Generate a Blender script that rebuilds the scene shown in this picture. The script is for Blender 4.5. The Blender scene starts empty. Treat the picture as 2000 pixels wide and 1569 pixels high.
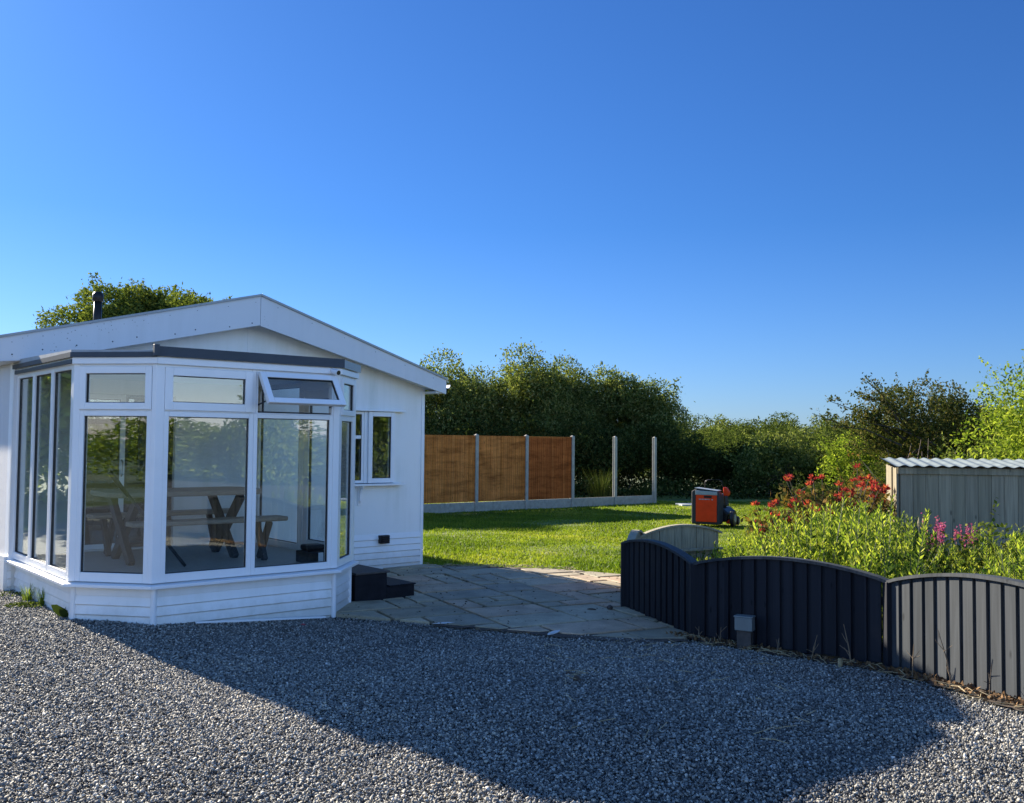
import bpy, math, random
import numpy as np
from mathutils import Vector, Matrix
R = math.radians
scene = bpy.context.scene
COL = scene.collection

# ------------------------------------------------------------------ camera
F = 1870.0; TH = math.atan(80/F); RO = 0.0095; CAMH = 1.6
cam_d = bpy.data.cameras.new("camera"); cam = bpy.data.objects.new("camera", cam_d); COL.objects.link(cam)
cam_d.sensor_fit = 'HORIZONTAL'; cam_d.sensor_width = 36.0; cam_d.lens = 36.0*F/2000.0
cam_d.clip_start = 0.05; cam_d.clip_end = 3000
Rm = Matrix.Rotation(math.pi/2+TH, 4, 'X') @ Matrix.Rotation(RO, 4, 'Z')
cam.matrix_world = Matrix.Translation((0, 0, CAMH)) @ Rm
scene.camera = cam
# ------------------------------------------------------------------ sky and sun
EL = R(22.2); AZ = R(-44.4)      # azimuth measured from +Y towards +X
sun_dir = Vector((math.sin(AZ)*math.cos(EL), math.cos(AZ)*math.cos(EL), math.sin(EL)))
w = bpy.data.worlds.new("World"); scene.world = w; w.use_nodes = True
nt = w.node_tree; bg = nt.nodes["Background"]
sky = nt.nodes.new('ShaderNodeTexSky'); sky.sky_type = 'NISHITA'; sky.sun_disc = False
sky.sun_elevation = R(30); sky.sun_rotation = AZ % (2*math.pi)
sky.air_density = 1.0; sky.dust_density = 0.3; sky.ozone_density = 6.0; sky.altitude = 0
hs = nt.nodes.new('ShaderNodeHueSaturation'); hs.inputs['Saturation'].default_value = 1.22
hs.inputs['Value'].default_value = 1.0
hs.inputs['Saturation'].default_value = 1.0; hs.inputs['Value'].default_value = 0.76
# sky deep blue towards the view; brightness added behind the viewer fills the shade
tc = nt.nodes.new('ShaderNodeTexCoord'); sx = nt.nodes.new('ShaderNodeSeparateXYZ'); mr = nt.nodes.new('ShaderNodeMapRange')
mr.interpolation_type = 'SMOOTHSTEP'; mr.inputs['From Min'].default_value = -0.55; mr.inputs['From Max'].default_value = 0.80
mt = nt.nodes.new('ShaderNodeMix'); mt.data_type = 'RGBA'; mt.inputs[6].default_value = (1.85, 2.15, 2.5, 1); mt.inputs[7].default_value = (0.37, 0.68, 1.07, 1)
mm = nt.nodes.new('ShaderNodeMix'); mm.data_type = 'RGBA'; mm.blend_type = 'MULTIPLY'; mm.inputs[0].default_value = 1.0
nt.links.new(tc.outputs['Generated'], sx.inputs[0]); nt.links.new(sx.outputs['Y'], mr.inputs['Value']); nt.links.new(mr.outputs[0], mt.inputs[0])
nt.links.new(sky.outputs[0], hs.inputs['Color']); nt.links.new(hs.outputs[0], mm.inputs[6]); nt.links.new(mt.outputs[2], mm.inputs[7]); hz = nt.nodes.new('ShaderNodeMapRange'); hz.inputs['From Min'].default_value = 0.0; hz.inputs['From Max'].default_value = 0.22; nt.links.new(sx.outputs['Z'], hz.inputs['Value'])
hm = nt.nodes.new('ShaderNodeMix'); hm.data_type = 'RGBA'; hm.inputs[6].default_value = (1.75, 1.22, 1.12, 1); hm.inputs[7].default_value = (1, 1, 1, 1); nt.links.new(hz.outputs[0], hm.inputs[0])
m3 = nt.nodes.new('ShaderNodeMix'); m3.data_type = 'RGBA'; m3.blend_type = 'MULTIPLY'; m3.inputs[0].default_value = 1.0
nt.links.new(mm.outputs[2], m3.inputs[6]); nt.links.new(hm.outputs[2], m3.inputs[7]); nt.links.new(m3.outputs[2], bg.inputs[0])
bg.inputs[1].default_value = 0.05
sl = bpy.data.lights.new("sun", 'SUN'); so = bpy.data.objects.new("sun", sl); COL.objects.link(so)
sl.energy = 5.0; sl.angle = R(0.55); sl.color = (1.0, 0.90, 0.74)
so.rotation_euler = sun_dir.to_track_quat('Z', 'Y').to_euler()
so.location = sun_dir*60
scene.view_settings.view_transform = 'Standard'; scene.view_settings.look = 'None'
scene.view_settings.exposure = 1.7; scene.view_settings.gamma = 1.0
scene.cycles.max_bounces = 8; scene.cycles.transparent_max_bounces = 16
scene.cycles.caustics_reflective = False; scene.cycles.caustics_refractive = False

# ------------------------------------------------------------------ ground shape
def S(t): t = np.clip(t, 0, 1); return t*t*(3-2*t)
def gh(x, y): return -0.14*S((x+3.6)/1.9)*S((y-5)/4) - 0.19*S((y-13)/14)

# ------------------------------------------------------------------ materials
def nmat(name):
    m = bpy.data.materials.new(name); m.use_nodes = True
    t = m.node_tree; b = t.nodes['Principled BSDF']
    return m, t, b
def N(t, typ, **kw):
    n = t.nodes.new(typ)
    for k, v in kw.items(): setattr(n, k, v)
    return n
def ramp(t, fac, stops, interp='LINEAR'):
    r = N(t, 'ShaderNodeValToRGB'); r.color_ramp.interpolation = interp
    e = r.color_ramp.elements
    while len(e) < len(stops): e.new(0.5)
    for q, (p, c) in zip(e, stops): q.position = p; q.color = (c[0], c[1], c[2], 1)
    if fac is not None: t.links.new(fac, r.inputs[0])
    return r
def noise(t, scale, detail=4, rough=0.55, vec=None, dist=0.0):
    n = N(t, 'ShaderNodeTexNoise'); n.inputs['Scale'].default_value = scale
    n.inputs['Detail'].default_value = detail; n.inputs['Roughness'].default_value = rough
    n.inputs['Distortion'].default_value = dist
    if vec is not None: t.links.new(vec, n.inputs['Vector'])
    return n
def coords(t, scale=(1, 1, 1), kind='Object'):
    c = N(t, 'ShaderNodeTexCoord'); mp = N(t, 'ShaderNodeMapping')
    mp.inputs['Scale'].default_value = scale
    t.links.new(c.outputs[kind], mp.inputs['Vector']); return mp.outputs[0]
def mixc(t, fac, a, b, mode='MIX'):
    m = N(t, 'ShaderNodeMix', data_type='RGBA', blend_type=mode)
    for s, v in ((m.inputs[0], fac), (m.inputs[6], a), (m.inputs[7], b)):
        if hasattr(v, 'links') or hasattr(v, 'is_linked'): t.links.new(v, s)
        elif isinstance(v, (int, float)): s.default_value = v
        else: s.default_value = (v[0], v[1], v[2], 1)
    return m.outputs[2]
def bump(t, b, h, strength=0.3, dist=0.01):
    bp = N(t, 'ShaderNodeBump'); bp.inputs['Strength'].default_value = strength; bp.inputs['Distance'].default_value = dist
    t.links.new(h, bp.inputs['Height']); t.links.new(bp.outputs[0], b.inputs['Normal'])
def simple(name, col, rough=0.5, var=0.12, scale=6, bumpv=0.0, metal=0.0, spec=0.5, vscale=(1, 1, 1), bscale=None):
    m, t, b = nmat(name); v = coords(t, vscale)
    n = noise(t, scale, 5, 0.6, v)
    lo = [c*(1-var*1.6) for c in col]; hi = [min(1, c*(1+var)) for c in col]
    r = ramp(t, n.outputs[0], [(0.25, lo), (0.6, col), (0.85, hi)])
    t.links.new(r.outputs[0], b.inputs['Base Color']); b.inputs['Roughness'].default_value = rough
    b.inputs['Metallic'].default_value = metal; b.inputs['Specular IOR Level'].default_value = spec
    if bumpv: n2 = noise(t, bscale or scale*8, 4, 0.6, v); bump(t, b, n2.outputs[0], bumpv, 0.004)
    return m
M = {}
M['upvc'] = simple('white_upvc', (0.80, 0.81, 0.82), 0.28, 0.03, 3)
def mk_dirty_white(name, base, dirt, rough, bstr, bsc, streak=0.5, spots=False, splash=False):
    m, t, b = nmat(name); v = coords(t); vs = coords(t, (5, 5, 0.5))
    n1 = noise(t, 1.3, 5, 0.6, vs); r1 = ramp(t, n1.outputs[0], [(0.42, (0, 0, 0)), (0.75, (1, 1, 1))])
    n2 = noise(t, 0.9, 6, 0.65, v); r2 = ramp(t, n2.outputs[0], [(0.4, (0, 0, 0)), (0.7, (1, 1, 1))])
    f = N(t, 'ShaderNodeMath', operation='MULTIPLY'); t.links.new(r1.outputs[0], f.inputs[0]); t.links.new(r2.outputs[0], f.inputs[1])
    f2 = N(t, 'ShaderNodeMath', operation='MULTIPLY'); t.links.new(f.outputs[0], f2.inputs[0]); f2.inputs[1].default_value = streak
    c = mixc(t, f2.outputs[0], base, dirt)
    if spots:
        vn = N(t, 'ShaderNodeTexVoronoi'); vn.inputs['Scale'].default_value = 26; t.links.new(coords(t, (1, 1, 0.8)), vn.inputs['Vector'])
        rr = ramp(t, vn.outputs['Distance'], [(0.10, (1, 1, 1)), (0.17, (0, 0, 0))])
        n3 = noise(t, 0.8, 3, 0.5, v); r3 = ramp(t, n3.outputs[0], [(0.60, (0, 0, 0)), (0.67, (1, 1, 1))])
        g = N(t, 'ShaderNodeMath', operation='MULTIPLY'); t.links.new(rr.outputs[0], g.inputs[0]); t.links.new(r3.outputs[0], g.inputs[1])
        c = mixc(t, g.outputs[0], c, (0.20, 0.21, 0.20))
    if splash:      # mud spatter low on the boards, ragged with its own noise
        sp = N(t, 'ShaderNodeSeparateXYZ'); t.links.new(v, sp.inputs[0]); n5 = noise(t, 7, 6, 0.75, v)
        a5 = N(t, 'ShaderNodeMath', operation='MULTIPLY_ADD'); t.links.new(n5.outputs[0], a5.inputs[0]); a5.inputs[1].default_value = 0.34; t.links.new(sp.outputs['Z'], a5.inputs[2])
        r5 = ramp(t, a5.outputs[0], [(0.10, (1, 1, 1)), (0.30, (0, 0, 0))]); m5 = N(t, 'ShaderNodeMath', operation='MULTIPLY'); t.links.new(r5.outputs[0], m5.inputs[0]); m5.inputs[1].default_value = 0.5
        c = mixc(t, m5.outputs[0], c, (0.36, 0.34, 0.27))
    t.links.new(c, b.inputs['Base Color']); b.inputs['Roughness'].default_value = rough
    n4 = noise(t, bsc, 4, 0.65, v); bump(t, b, n4.outputs[0], bstr, 0.006)
    return m
M['render'] = mk_dirty_white('painted_render', (0.82, 0.82, 0.80), (0.46, 0.50, 0.42), 0.75, 0.35, 60, 0.6)
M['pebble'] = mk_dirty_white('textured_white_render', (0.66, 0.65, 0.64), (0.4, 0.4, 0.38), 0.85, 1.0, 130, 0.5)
M['clad'] = mk_dirty_white('white_cladding', (0.80, 0.80, 0.79), (0.48, 0.49, 0.42), 0.35, 0.04, 20, 0.5, splash=True)
M['fascia'] = mk_dirty_white('bargeboard_white', (0.62, 0.64, 0.66), (0.42, 0.43, 0.42), 0.45, 0.03, 20, 0.4, True)
M['greytrim'] = simple('slate_grey_trim', (0.055, 0.068, 0.085), 0.5, 0.12, 4, spec=0.25)
M['roofing'] = simple('grey_roof_sheet', (0.35, 0.37, 0.38), 0.6, 0.15, 5, 0.1)
M['rubber'] = simple('black_rubber', (0.015, 0.015, 0.017), 0.5, 0.1, 10)
M['black'] = simple('black_plastic', (0.012, 0.012, 0.014), 0.4, 0.2, 12, spec=0.25)
M['blackpaint'] = simple('black_painted_wood', (0.016, 0.016, 0.02), 0.6, 0.3, 9, 0.2, spec=0.12)
M['treadwood'] = simple('worn_brown_tread', (0.07, 0.058, 0.05), 0.7, 0.4, 14, 0.3, vscale=(1, 6, 1))
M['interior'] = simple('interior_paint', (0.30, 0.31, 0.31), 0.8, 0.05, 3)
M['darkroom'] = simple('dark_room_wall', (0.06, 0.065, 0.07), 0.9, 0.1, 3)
M['ceil'] = simple('porch_ceiling', (0.7, 0.7, 0.7), 0.7, 0.03, 3)
M['floorb'] = simple('grey_floor_boards', (0.42, 0.39, 0.35), 0.5, 0.2, 8, 0.1, vscale=(1, 10, 1))
M['plank'] = simple('table_plank_wood', (0.26, 0.22, 0.165), 0.5, 0.3, 9, 0.2, vscale=(1, 12, 12))
M['xleg'] = simple('dark_stained_leg', (0.022, 0.02, 0.02), 0.5, 0.3, 9, 0.1)
M['concrete'] = simple('concrete', (0.40, 0.37, 0.30), 0.85, 0.18, 9, 0.5)
M['metalbox'] = simple('galvanised_box', (0.20, 0.23, 0.23), 0.45, 0.12, 6, 0.0, 0.35)
M['weathered'] = simple('weathered_fence_wood', (0.32, 0.285, 0.20), 0.85, 0.3, 4, 0.5, vscale=(14, 14, 1))
M['white_litter'] = simple('white_plaster_litter', (0.6, 0.6, 0.58), 0.7, 0.1, 10)
M['red_litter'] = simple('red_scrap', (0.45, 0.03, 0.05), 0.5, 0.2, 10)
M['joint'] = simple('mossy_joint', (0.016, 0.016, 0.010), 0.95, 0.5, 12, 0.8, spec=0.1)
M['crumb'] = simple('leaf_crumb', (0.06, 0.045, 0.028), 0.9, 0.5, 40, spec=0.1)
M['drybrown'] = simple('dry_leaf', (0.20, 0.12, 0.06), 0.9, 0.5, 30, spec=0.1)
M['soil'] = simple('soil', (0.075, 0.052, 0.036), 0.95, 0.4, 14, 0.8)
M['orange'] = simple('orange_plastic', (0.78, 0.050, 0.006), 0.5, 0.1, 5, spec=0.2)
M['catcher'] = simple('charcoal_grass_bag', (0.03, 0.032, 0.034), 0.8, 0.2, 18, 0.3)
M['greytop'] = simple('grey_plastic_lid', (0.30, 0.33, 0.34), 0.4, 0.1, 7)
M['tube'] = simple('steel_tube', (0.35, 0.35, 0.36), 0.3, 0.1, 8, 0.0, 0.8)
M['lens'] = simple('camera_lens', (0.02, 0.02, 0.03), 0.1, 0.1, 8)
M['twig'] = simple('dry_twig', (0.20, 0.145, 0.09), 0.85, 0.35, 20, 0.2)
M['straw'] = simple('straw', (0.42, 0.33, 0.18), 0.8, 0.3, 20)
M['darktwig'] = simple('dark_bark', (0.06, 0.048, 0.036), 0.9, 0.4, 12, 0.5)
M['trunk'] = simple('tree_bark', (0.10, 0.08, 0.06), 0.9, 0.4, 10, 0.8, vscale=(4, 4, 1))
M['galv'] = simple('corrugated_sheet', (0.27, 0.31, 0.29), 0.5, 0.2, 5, 0.0, 0.3)
M['sheet'] = simple('pale_stone_slab', (0.45, 0.47, 0.45), 0.8, 0.15, 6)

def mk_boards(name, cols, pitch, axis='X', rough=0.7, knots=True, grain=1.0, spec=0.1, bands=False):
    """vertical boards whose colour changes from board to board, with grain and knots"""
    m, t, b = nmat(name)
    c = N(t, 'ShaderNodeTexCoord'); sp = N(t, 'ShaderNodeSeparateXYZ'); t.links.new(c.outputs['Object'], sp.inputs[0])
    d = N(t, 'ShaderNodeMath', operation='DIVIDE'); t.links.new(sp.outputs[axis], d.inputs[0]); d.inputs[1].default_value = pitch
    fl = N(t, 'ShaderNodeMath', operation='FLOOR'); t.links.new(d.outputs[0], fl.inputs[0])
    wn = N(t, 'ShaderNodeTexWhiteNoise', noise_dimensions='1D'); t.links.new(fl.outputs[0], wn.inputs['W'])
    r = ramp(t, wn.outputs['Value'], [(i/(len(cols)-1), x) for i, x in enumerate(cols)])
    mp = N(t, 'ShaderNodeMapping'); t.links.new(c.outputs['Object'], mp.inputs[0]); mp.inputs['Scale'].default_value = (30, 30, 1.2)
    of = N(t, 'ShaderNodeVectorMath', operation='ADD'); t.links.new(mp.outputs[0], of.inputs[0])
    cb = N(t, 'ShaderNodeCombineXYZ'); ml = N(t, 'ShaderNodeMath', operation='MULTIPLY'); t.links.new(wn.outputs['Value'], ml.inputs[0]); ml.inputs[1].default_value = 50
    t.links.new(ml.outputs[0], cb.inputs['Z']); t.links.new(cb.outputs[0], of.inputs[1])
    g = noise(t, 1.0, 6, 0.6, of.outputs[0], 0.6)
    gr = ramp(t, g.outputs[0], [(0.3, (1-0.45*grain,)*3), (0.7, (1, 1, 1))])
    col = mixc(t, 1.0, r.outputs[0], gr.outputs[0], 'MULTIPLY')
    if knots:
        mk = N(t, 'ShaderNodeMapping'); t.links.new(c.outputs['Object'], mk.inputs[0]); mk.inputs['Scale'].default_value = (9, 9, 3.4)
        vo = N(t, 'ShaderNodeTexVoronoi'); vo.inputs['Scale'].default_value = 1.0; t.links.new(mk.outputs[0], vo.inputs['Vector'])
        kr = ramp(t, vo.outputs['Distance'], [(0.06, (0.35,)*3), (0.13, (1, 1, 1))])
        col = mixc(t, 0.8, col, kr.outputs[0], 'MULTIPLY')
    if bands:
        mb_ = N(t, 'ShaderNodeMapping'); t.links.new(c.outputs['Object'], mb_.inputs[0]); mb_.inputs['Scale'].default_value = (1.1, 1.1, 5.0)
        nb = noise(t, 1.0, 4, 0.7, mb_.outputs[0], 0.3); br = ramp(t, nb.outputs[0], [(0.32, (0.55, 0.5, 0.46)), (0.5, (1, 1, 1)), (0.72, (1.3, 1.34, 1.35))]); col = mixc(t, 1.0, col, br.outputs[0], 'MULTIPLY')
    t.links.new(col, b.inputs['Base Color']); b.inputs['Roughness'].default_value = rough; b.inputs['Specular IOR Level'].default_value = spec
    bump(t, b, g.outputs[0], 0.35, 0.003)
    return m
M['shedwood'] = mk_boards('shed_grey_boards', [(0.34, 0.295, 0.20), (0.22, 0.195, 0.135), (0.42, 0.36, 0.25), (0.28, 0.245, 0.165)], 0.15)
M['navy'] = mk_boards('black_stained_boards_shaded', [(0.018, 0.019, 0.024), (0.026, 0.027, 0.033), (0.014, 0.015, 0.020)], 0.11, rough=0.6, grain=0.5)  # black stain darkened further, shade of the first two panels put into the colour
M['navy_lit'] = mk_boards('sunlit_black_boards', [(0.055, 0.062, 0.070), (0.075, 0.082, 0.088), (0.042, 0.049, 0.056), (0.066, 0.072, 0.078)], 0.07, rough=0.6, grain=0.9)  # lighter copy of the black boards, sunlight painted into the colour
M['brown'] = mk_boards('brown_feather_boards', [(0.72, 0.245, 0.055), (0.62, 0.20, 0.042), (0.80, 0.285, 0.072), (0.66, 0.215, 0.048)], 0.075, rough=0.75, bands=True)
M['brownred'] = mk_boards('reddish_feather_boards', [(0.55, 0.145, 0.032), (0.46, 0.115, 0.025), (0.62, 0.18, 0.042)], 0.075, rough=0.75, bands=True)
# glass with an angle-dependent mirror part (works from both sides of the pane)
m, t, b = nmat('window_glass'); t.nodes.remove(b); out = t.nodes['Material Output']
geo = N(t, 'ShaderNodeNewGeometry'); dt = N(t, 'ShaderNodeVectorMath', operation='DOT_PRODUCT')
t.links.new(geo.outputs['Incoming'], dt.inputs[0]); t.links.new(geo.outputs['Normal'], dt.inputs[1])
ab = N(t, 'ShaderNodeMath', operation='ABSOLUTE'); t.links.new(dt.outputs['Value'], ab.inputs[0])
om = N(t, 'ShaderNodeMath', operation='SUBTRACT'); om.inputs[0].default_value = 1; t.links.new(ab.outputs[0], om.inputs[1])
pw = N(t, 'ShaderNodeMath', operation='POWER'); t.links.new(om.outputs[0], pw.inputs[0]); pw.inputs[1].default_value = 4.0
ma = N(t, 'ShaderNodeMath', operation='MULTIPLY_ADD'); t.links.new(pw.outputs[0], ma.inputs[0]); ma.inputs[1].default_value = 0.88; ma.inputs[2].default_value = 0.085
tr = N(t, 'ShaderNodeBsdfTransparent'); tr.inputs[0].default_value = (0.955, 0.98, 0.975, 1)
gl = N(t, 'ShaderNodeBsdfGlossy'); gl.inputs['Roughness'].default_value = 0.012; gl.inputs['Color'].default_value = (0.95, 1, 1, 1)
mx = N(t, 'ShaderNodeMixShader'); t.links.new(ma.outputs[0], mx.inputs[0]); t.links.new(tr.outputs[0], mx.inputs[1]); t.links.new(gl.outputs[0], mx.inputs[2])
t.links.new(mx.outputs[0], out.inputs[0]); M['glass'] = m
# gravel chips: colour per stone
def attr(t, name='rnd'):
    a = N(t, 'ShaderNodeAttribute'); a.attribute_name = name; return a.outputs['Fac']
m, t, b = nmat('slate_chips')
r = ramp(t, attr(t), [(0, (0.085, 0.082, 0.078)), (0.35, (0.17, 0.165, 0.152)), (0.65, (0.285, 0.275, 0.245)), (0.92, (0.46, 0.435, 0.38)), (0.985, (0.50, 0.42, 0.30)), (1.0, (0.68, 0.64, 0.58))])
t.links.new(r.outputs[0], b.inputs['Base Color']); b.inputs['Roughness'].default_value = 0.7; b.inputs['Specular IOR Level'].default_value = 0.2; M['chips'] = m
m, t, b = nmat('gravel_bed'); v = coords(t)
vo = N(t, 'ShaderNodeTexVoronoi'); vo.inputs['Scale'].default_value = 75; t.links.new(v, vo.inputs['Vector'])
r = ramp(t, vo.outputs['Color'], [(0, (0.03, 0.03, 0.03)), (0.5, (0.09, 0.088, 0.084)), (1, (0.2, 0.19, 0.17))])
t.links.new(r.outputs[0], b.inputs['Base Color']); b.inputs['Roughness'].default_value = 0.8
bump(t, b, vo.outputs['Distance'], 0.9, 0.02); M['gravelbed'] = m
# lawn
m, t, b = nmat('lawn_turf'); v = coords(t)
n1 = noise(t, 0.9, 6, 0.6, v); n2 = noise(t, 26, 4, 0.7, v)
r1 = ramp(t, n1.outputs[0], [(0.3, (0.08, 0.13, 0.02)), (0.52, (0.17, 0.22, 0.03)), (0.72, (0.28, 0.28, 0.06))])
r2 = ramp(t, n2.outputs[0], [(0.3, (0.45,)*3), (0.7, (1.1,)*3)])
t.links.new(mixc(t, 1, r1.outputs[0], r2.outputs[0], 'MULTIPLY'), b.inputs['Base Color']); b.inputs['Roughness'].default_value = 0.9
bump(t, b, n2.outputs[0], 0.8, 0.03); M['turf'] = m
m, t, b = nmat('rough_field'); v = coords(t); n1 = noise(t, 0.15, 6, 0.65, v)
r1 = ramp(t, n1.outputs[0], [(0.3, (0.04, 0.07, 0.015)), (0.55, (0.08, 0.11, 0.025)), (0.75, (0.14, 0.14, 0.05))])
t.links.new(r1.outputs[0], b.inputs['Base Color']); b.inputs['Roughness'].default_value = 0.95; M['field'] = m

def leafmat(name, cols, trans=0.35, patch=0.8, gloss=0.0, rough=0.45):
    m, t, b = nmat(name); out = t.nodes['Material Output']
    r = ramp(t, attr(t), [(i/(len(cols)-1), c) for i, c in enumerate(cols)])
    v = coords(t); n = noise(t, patch, 3, 0.6, v); rr = ramp(t, n.outputs[0], [(0.3, (0.62, 0.66, 0.62)), (0.7, (1.12, 1.1, 1.0))])
    col = mixc(t, 1, r.outputs[0], rr.outputs[0], 'MULTIPLY')
    t.links.new(col, b.inputs['Base Color']); b.inputs['Roughness'].default_value = rough; b.inputs['Specular IOR Level'].default_value = gloss
    tl = N(t, 'ShaderNodeBsdfTranslucent'); g = mixc(t, 1, col, (1.15, 1.2, 0.6), 'MULTIPLY'); t.links.new(g, tl.inputs[0])
    mx = N(t, 'ShaderNodeMixShader'); mx.inputs[0].default_value = trans
    t.links.new(b.outputs[0], mx.inputs[1]); t.links.new(tl.outputs[0], mx.inputs[2]); t.links.new(mx.outputs[0], out.inputs[0])
    return m
M['leaf_olive'] = leafmat('leaf_olive', [(0.036, 0.058, 0.018), (0.10, 0.135, 0.036), (0.185, 0.21, 0.07), (0.30, 0.31, 0.14)], 0.43)
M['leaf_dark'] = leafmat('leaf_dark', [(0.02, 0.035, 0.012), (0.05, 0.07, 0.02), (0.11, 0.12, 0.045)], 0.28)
M['leaf_mid'] = leafmat('leaf_mid', [(0.03, 0.052, 0.016), (0.075, 0.10, 0.027), (0.14, 0.16, 0.05)], 0.36)
M['leaf_bright'] = leafmat('leaf_bright', [(0.07, 0.12, 0.02), (0.20, 0.27, 0.035), (0.40, 0.44, 0.09)], 0.45)
M['leaf_thorn'] = leafmat('leaf_thorn', [(0.03, 0.045, 0.015), (0.075, 0.09, 0.028), (0.17, 0.14, 0.06)], 0.3, 1.2)
M['leaf_ash'] = leafmat('leaf_ash', [(0.05, 0.08, 0.02), (0.12, 0.15, 0.035), (0.24, 0.26, 0.07)], 0.36, 0.6)
M['leaf_weed'] = leafmat('leaf_weed', [(0.035, 0.07, 0.02), (0.16, 0.235, 0.035), (0.37, 0.44, 0.06), (0.60, 0.60, 0.13)], 0.43, 2.2)
M['leaf_bramble'] = leafmat('leaf_bramble', [(0.06, 0.10, 0.02), (0.12, 0.16, 0.03), (0.22, 0.22, 0.07)], 0.35, 2)
M['leaf_red'] = leafmat('leaf_red', [(0.26, 0.02, 0.04), (0.42, 0.05, 0.07), (0.46, 0.13, 0.06)], 0.4)
M['leaf_russet'] = leafmat('leaf_russet', [(0.08, 0.09, 0.03), (0.16, 0.12, 0.04), (0.24, 0.13, 0.05)], 0.3)
M['grassblade'] = leafmat('grass_blade', [(0.085, 0.145, 0.018), (0.215, 0.275, 0.026), (0.44, 0.42, 0.085)], 0.42, 0.7, 0.2, 0.6)
M['petal_pink'] = leafmat('petal_pink', [(0.36, 0.05, 0.20), (0.55, 0.16, 0.38)], 0.35)
M['petal_white'] = leafmat('petal_white', [(0.75, 0.73, 0.7), (0.8, 0.8, 0.78)], 0.3)
M['seedhead'] = simple('seed_head', (0.40, 0.34, 0.17), 0.8, 0.2, 30)
M['stem'] = simple('green_stem', (0.08, 0.10, 0.035), 0.7, 0.2, 20)

# ------------------------------------------------------------------ mesh helpers
class MB:
    def __init__(s, T=None): s.v = []; s.f = []; s.T = T
    def add(s, vs, fs):
        o = len(s.v)
        s.v += [tuple(s.T(*p)) if s.T else tuple(p) for p in vs]
        s.f += [tuple(i+o for i in f) for f in fs]; return s
    def box(s, x0, x1, y0, y1, z0, z1):
        vs = [(x, y, z) for z in (z0, z1) for x, y in ((x0, y0), (x1, y0), (x1, y1), (x0, y1))]
        return s.add(vs, [(3, 2, 1, 0), (4, 5, 6, 7), (0, 1, 5, 4), (1, 2, 6, 5), (2, 3, 7, 6), (3, 0, 4, 7)])
    def prism(s, poly, a0, a1, plane='xz'):
        """polygon in a plane, extruded along the third axis from a0 to a1"""
        def P(p, a): return {'xz': (p[0], a, p[1]), 'xy': (p[0], p[1], a), 'yz': (a, p[0], p[1])}[plane]
        n = len(poly); vs = [P(p, a0) for p in poly] + [P(p, a1) for p in poly]
        fs = [tuple(range(n)), tuple(range(2*n-1, n-1, -1))] + [(i, i+n, (i+1) % n+n, (i+1) % n) for i in range(n)]
        return s.add(vs, fs)
    def bar(s, p0, p1, w, h, up=(0, 0, 1)):
        p0 = Vector(p0); p1 = Vector(p1); d = (p1-p0).normalized(); upv = Vector(up)
        sx = d.cross(upv)
        if sx.length < 1e-4: sx = d.cross(Vector((1, 0, 0)))
        sx.normalize(); uz = sx.cross(d).normalized()
        vs = [p+sx*a*w/2+uz*c*h/2 for p in (p0, p1) for a, c in ((-1, -1), (1, -1), (1, 1), (-1, 1))]
        return s.add(vs, [(0, 1, 2, 3), (7, 6, 5, 4), (0, 4, 5, 1), (1, 5, 6, 2), (2, 6, 7, 3), (3, 7, 4, 0)])
    def tube(s, pts, rad, n=8, cap=True):
        pts = [Vector(p) for p in pts]
        if not hasattr(rad, '__len__'): rad = [rad]*len(pts)
        vs = []; prev = None
        for i, p in enumerate(pts):
            d = (pts[min(i+1, len(pts)-1)]-pts[max(i-1, 0)]).normalized()
            a = prev if prev is not None else (Vector((0, 0, 1)) if abs(d.z) < 0.9 else Vector((1, 0, 0)))
            x = d.cross(a)
            if x.length < 1e-4: x = d.cross(Vector((0.3, 1, 0.2)))
            x.normalize(); y = x.cross(d).normalized(); prev = y*-1 if False else a
            vs += [p+(x*math.cos(q)+y*math.sin(q))*rad[i] for q in [2*math.pi*k/n for k in range(n)]]
        fs = []
        for i in range(len(pts)-1):
            for k in range(n): fs.append((i*n+k, i*n+(k+1) % n, (i+1)*n+(k+1) % n, (i+1)*n+k))
        if cap: fs += [tuple(range(n-1, -1, -1)), tuple(range((len(pts)-1)*n, len(pts)*n))]
        return s.add(vs, fs)
    def ball(s, c, r, n=8, m=6):
        if not hasattr(r, '__len__'): r = (r, r, r)
        vs = [(c[0], c[1], c[2]-r[2])]
        for i in range(1, m):
            a = math.pi*i/m-math.pi/2
            vs += [(c[0]+r[0]*math.cos(a)*math.cos(2*math.pi*k/n), c[1]+r[1]*math.cos(a)*math.sin(2*math.pi*k/n), c[2]+r[2]*math.sin(a)) for k in range(n)]
        vs.append((c[0], c[1], c[2]+r[2])); L = len(vs)-1; fs = []
        for k in range(n): fs.append((0, 1+(k+1) % n, 1+k)); fs.append((L, L-n+k, L-n+(k+1) % n))
        for i in range(m-2):
            for k in range(n): fs.append((1+i*n+k, 1+i*n+(k+1) % n, 1+(i+1)*n+(k+1) % n, 1+(i+1)*n+k))
        return s.add(vs, fs)
    def build(s, name, mat, parent=None, bevel=0.0, smooth=False):
        me = bpy.data.meshes.new(name); me.from_pydata(s.v, [], s.f); me.materials.append(M[mat] if isinstance(mat, str) else mat)
        me.update()
        if smooth: me.polygons.foreach_set('use_smooth', [True]*len(me.polygons))
        o = bpy.data.objects.new(name, me); COL.objects.link(o)
        if parent is not None: o.parent = parent
        import bmesh
        bm = bmesh.new(); bm.from_mesh(me); bmesh.ops.recalc_face_normals(bm, faces=bm.faces); bm.to_mesh(me); bm.free()
        if bevel:
            md = o.modifiers.new('bevel', 'BEVEL'); md.width = bevel; md.segments = 2; md.limit_method = 'ANGLE'; md.angle_limit = R(40)
        return o
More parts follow.
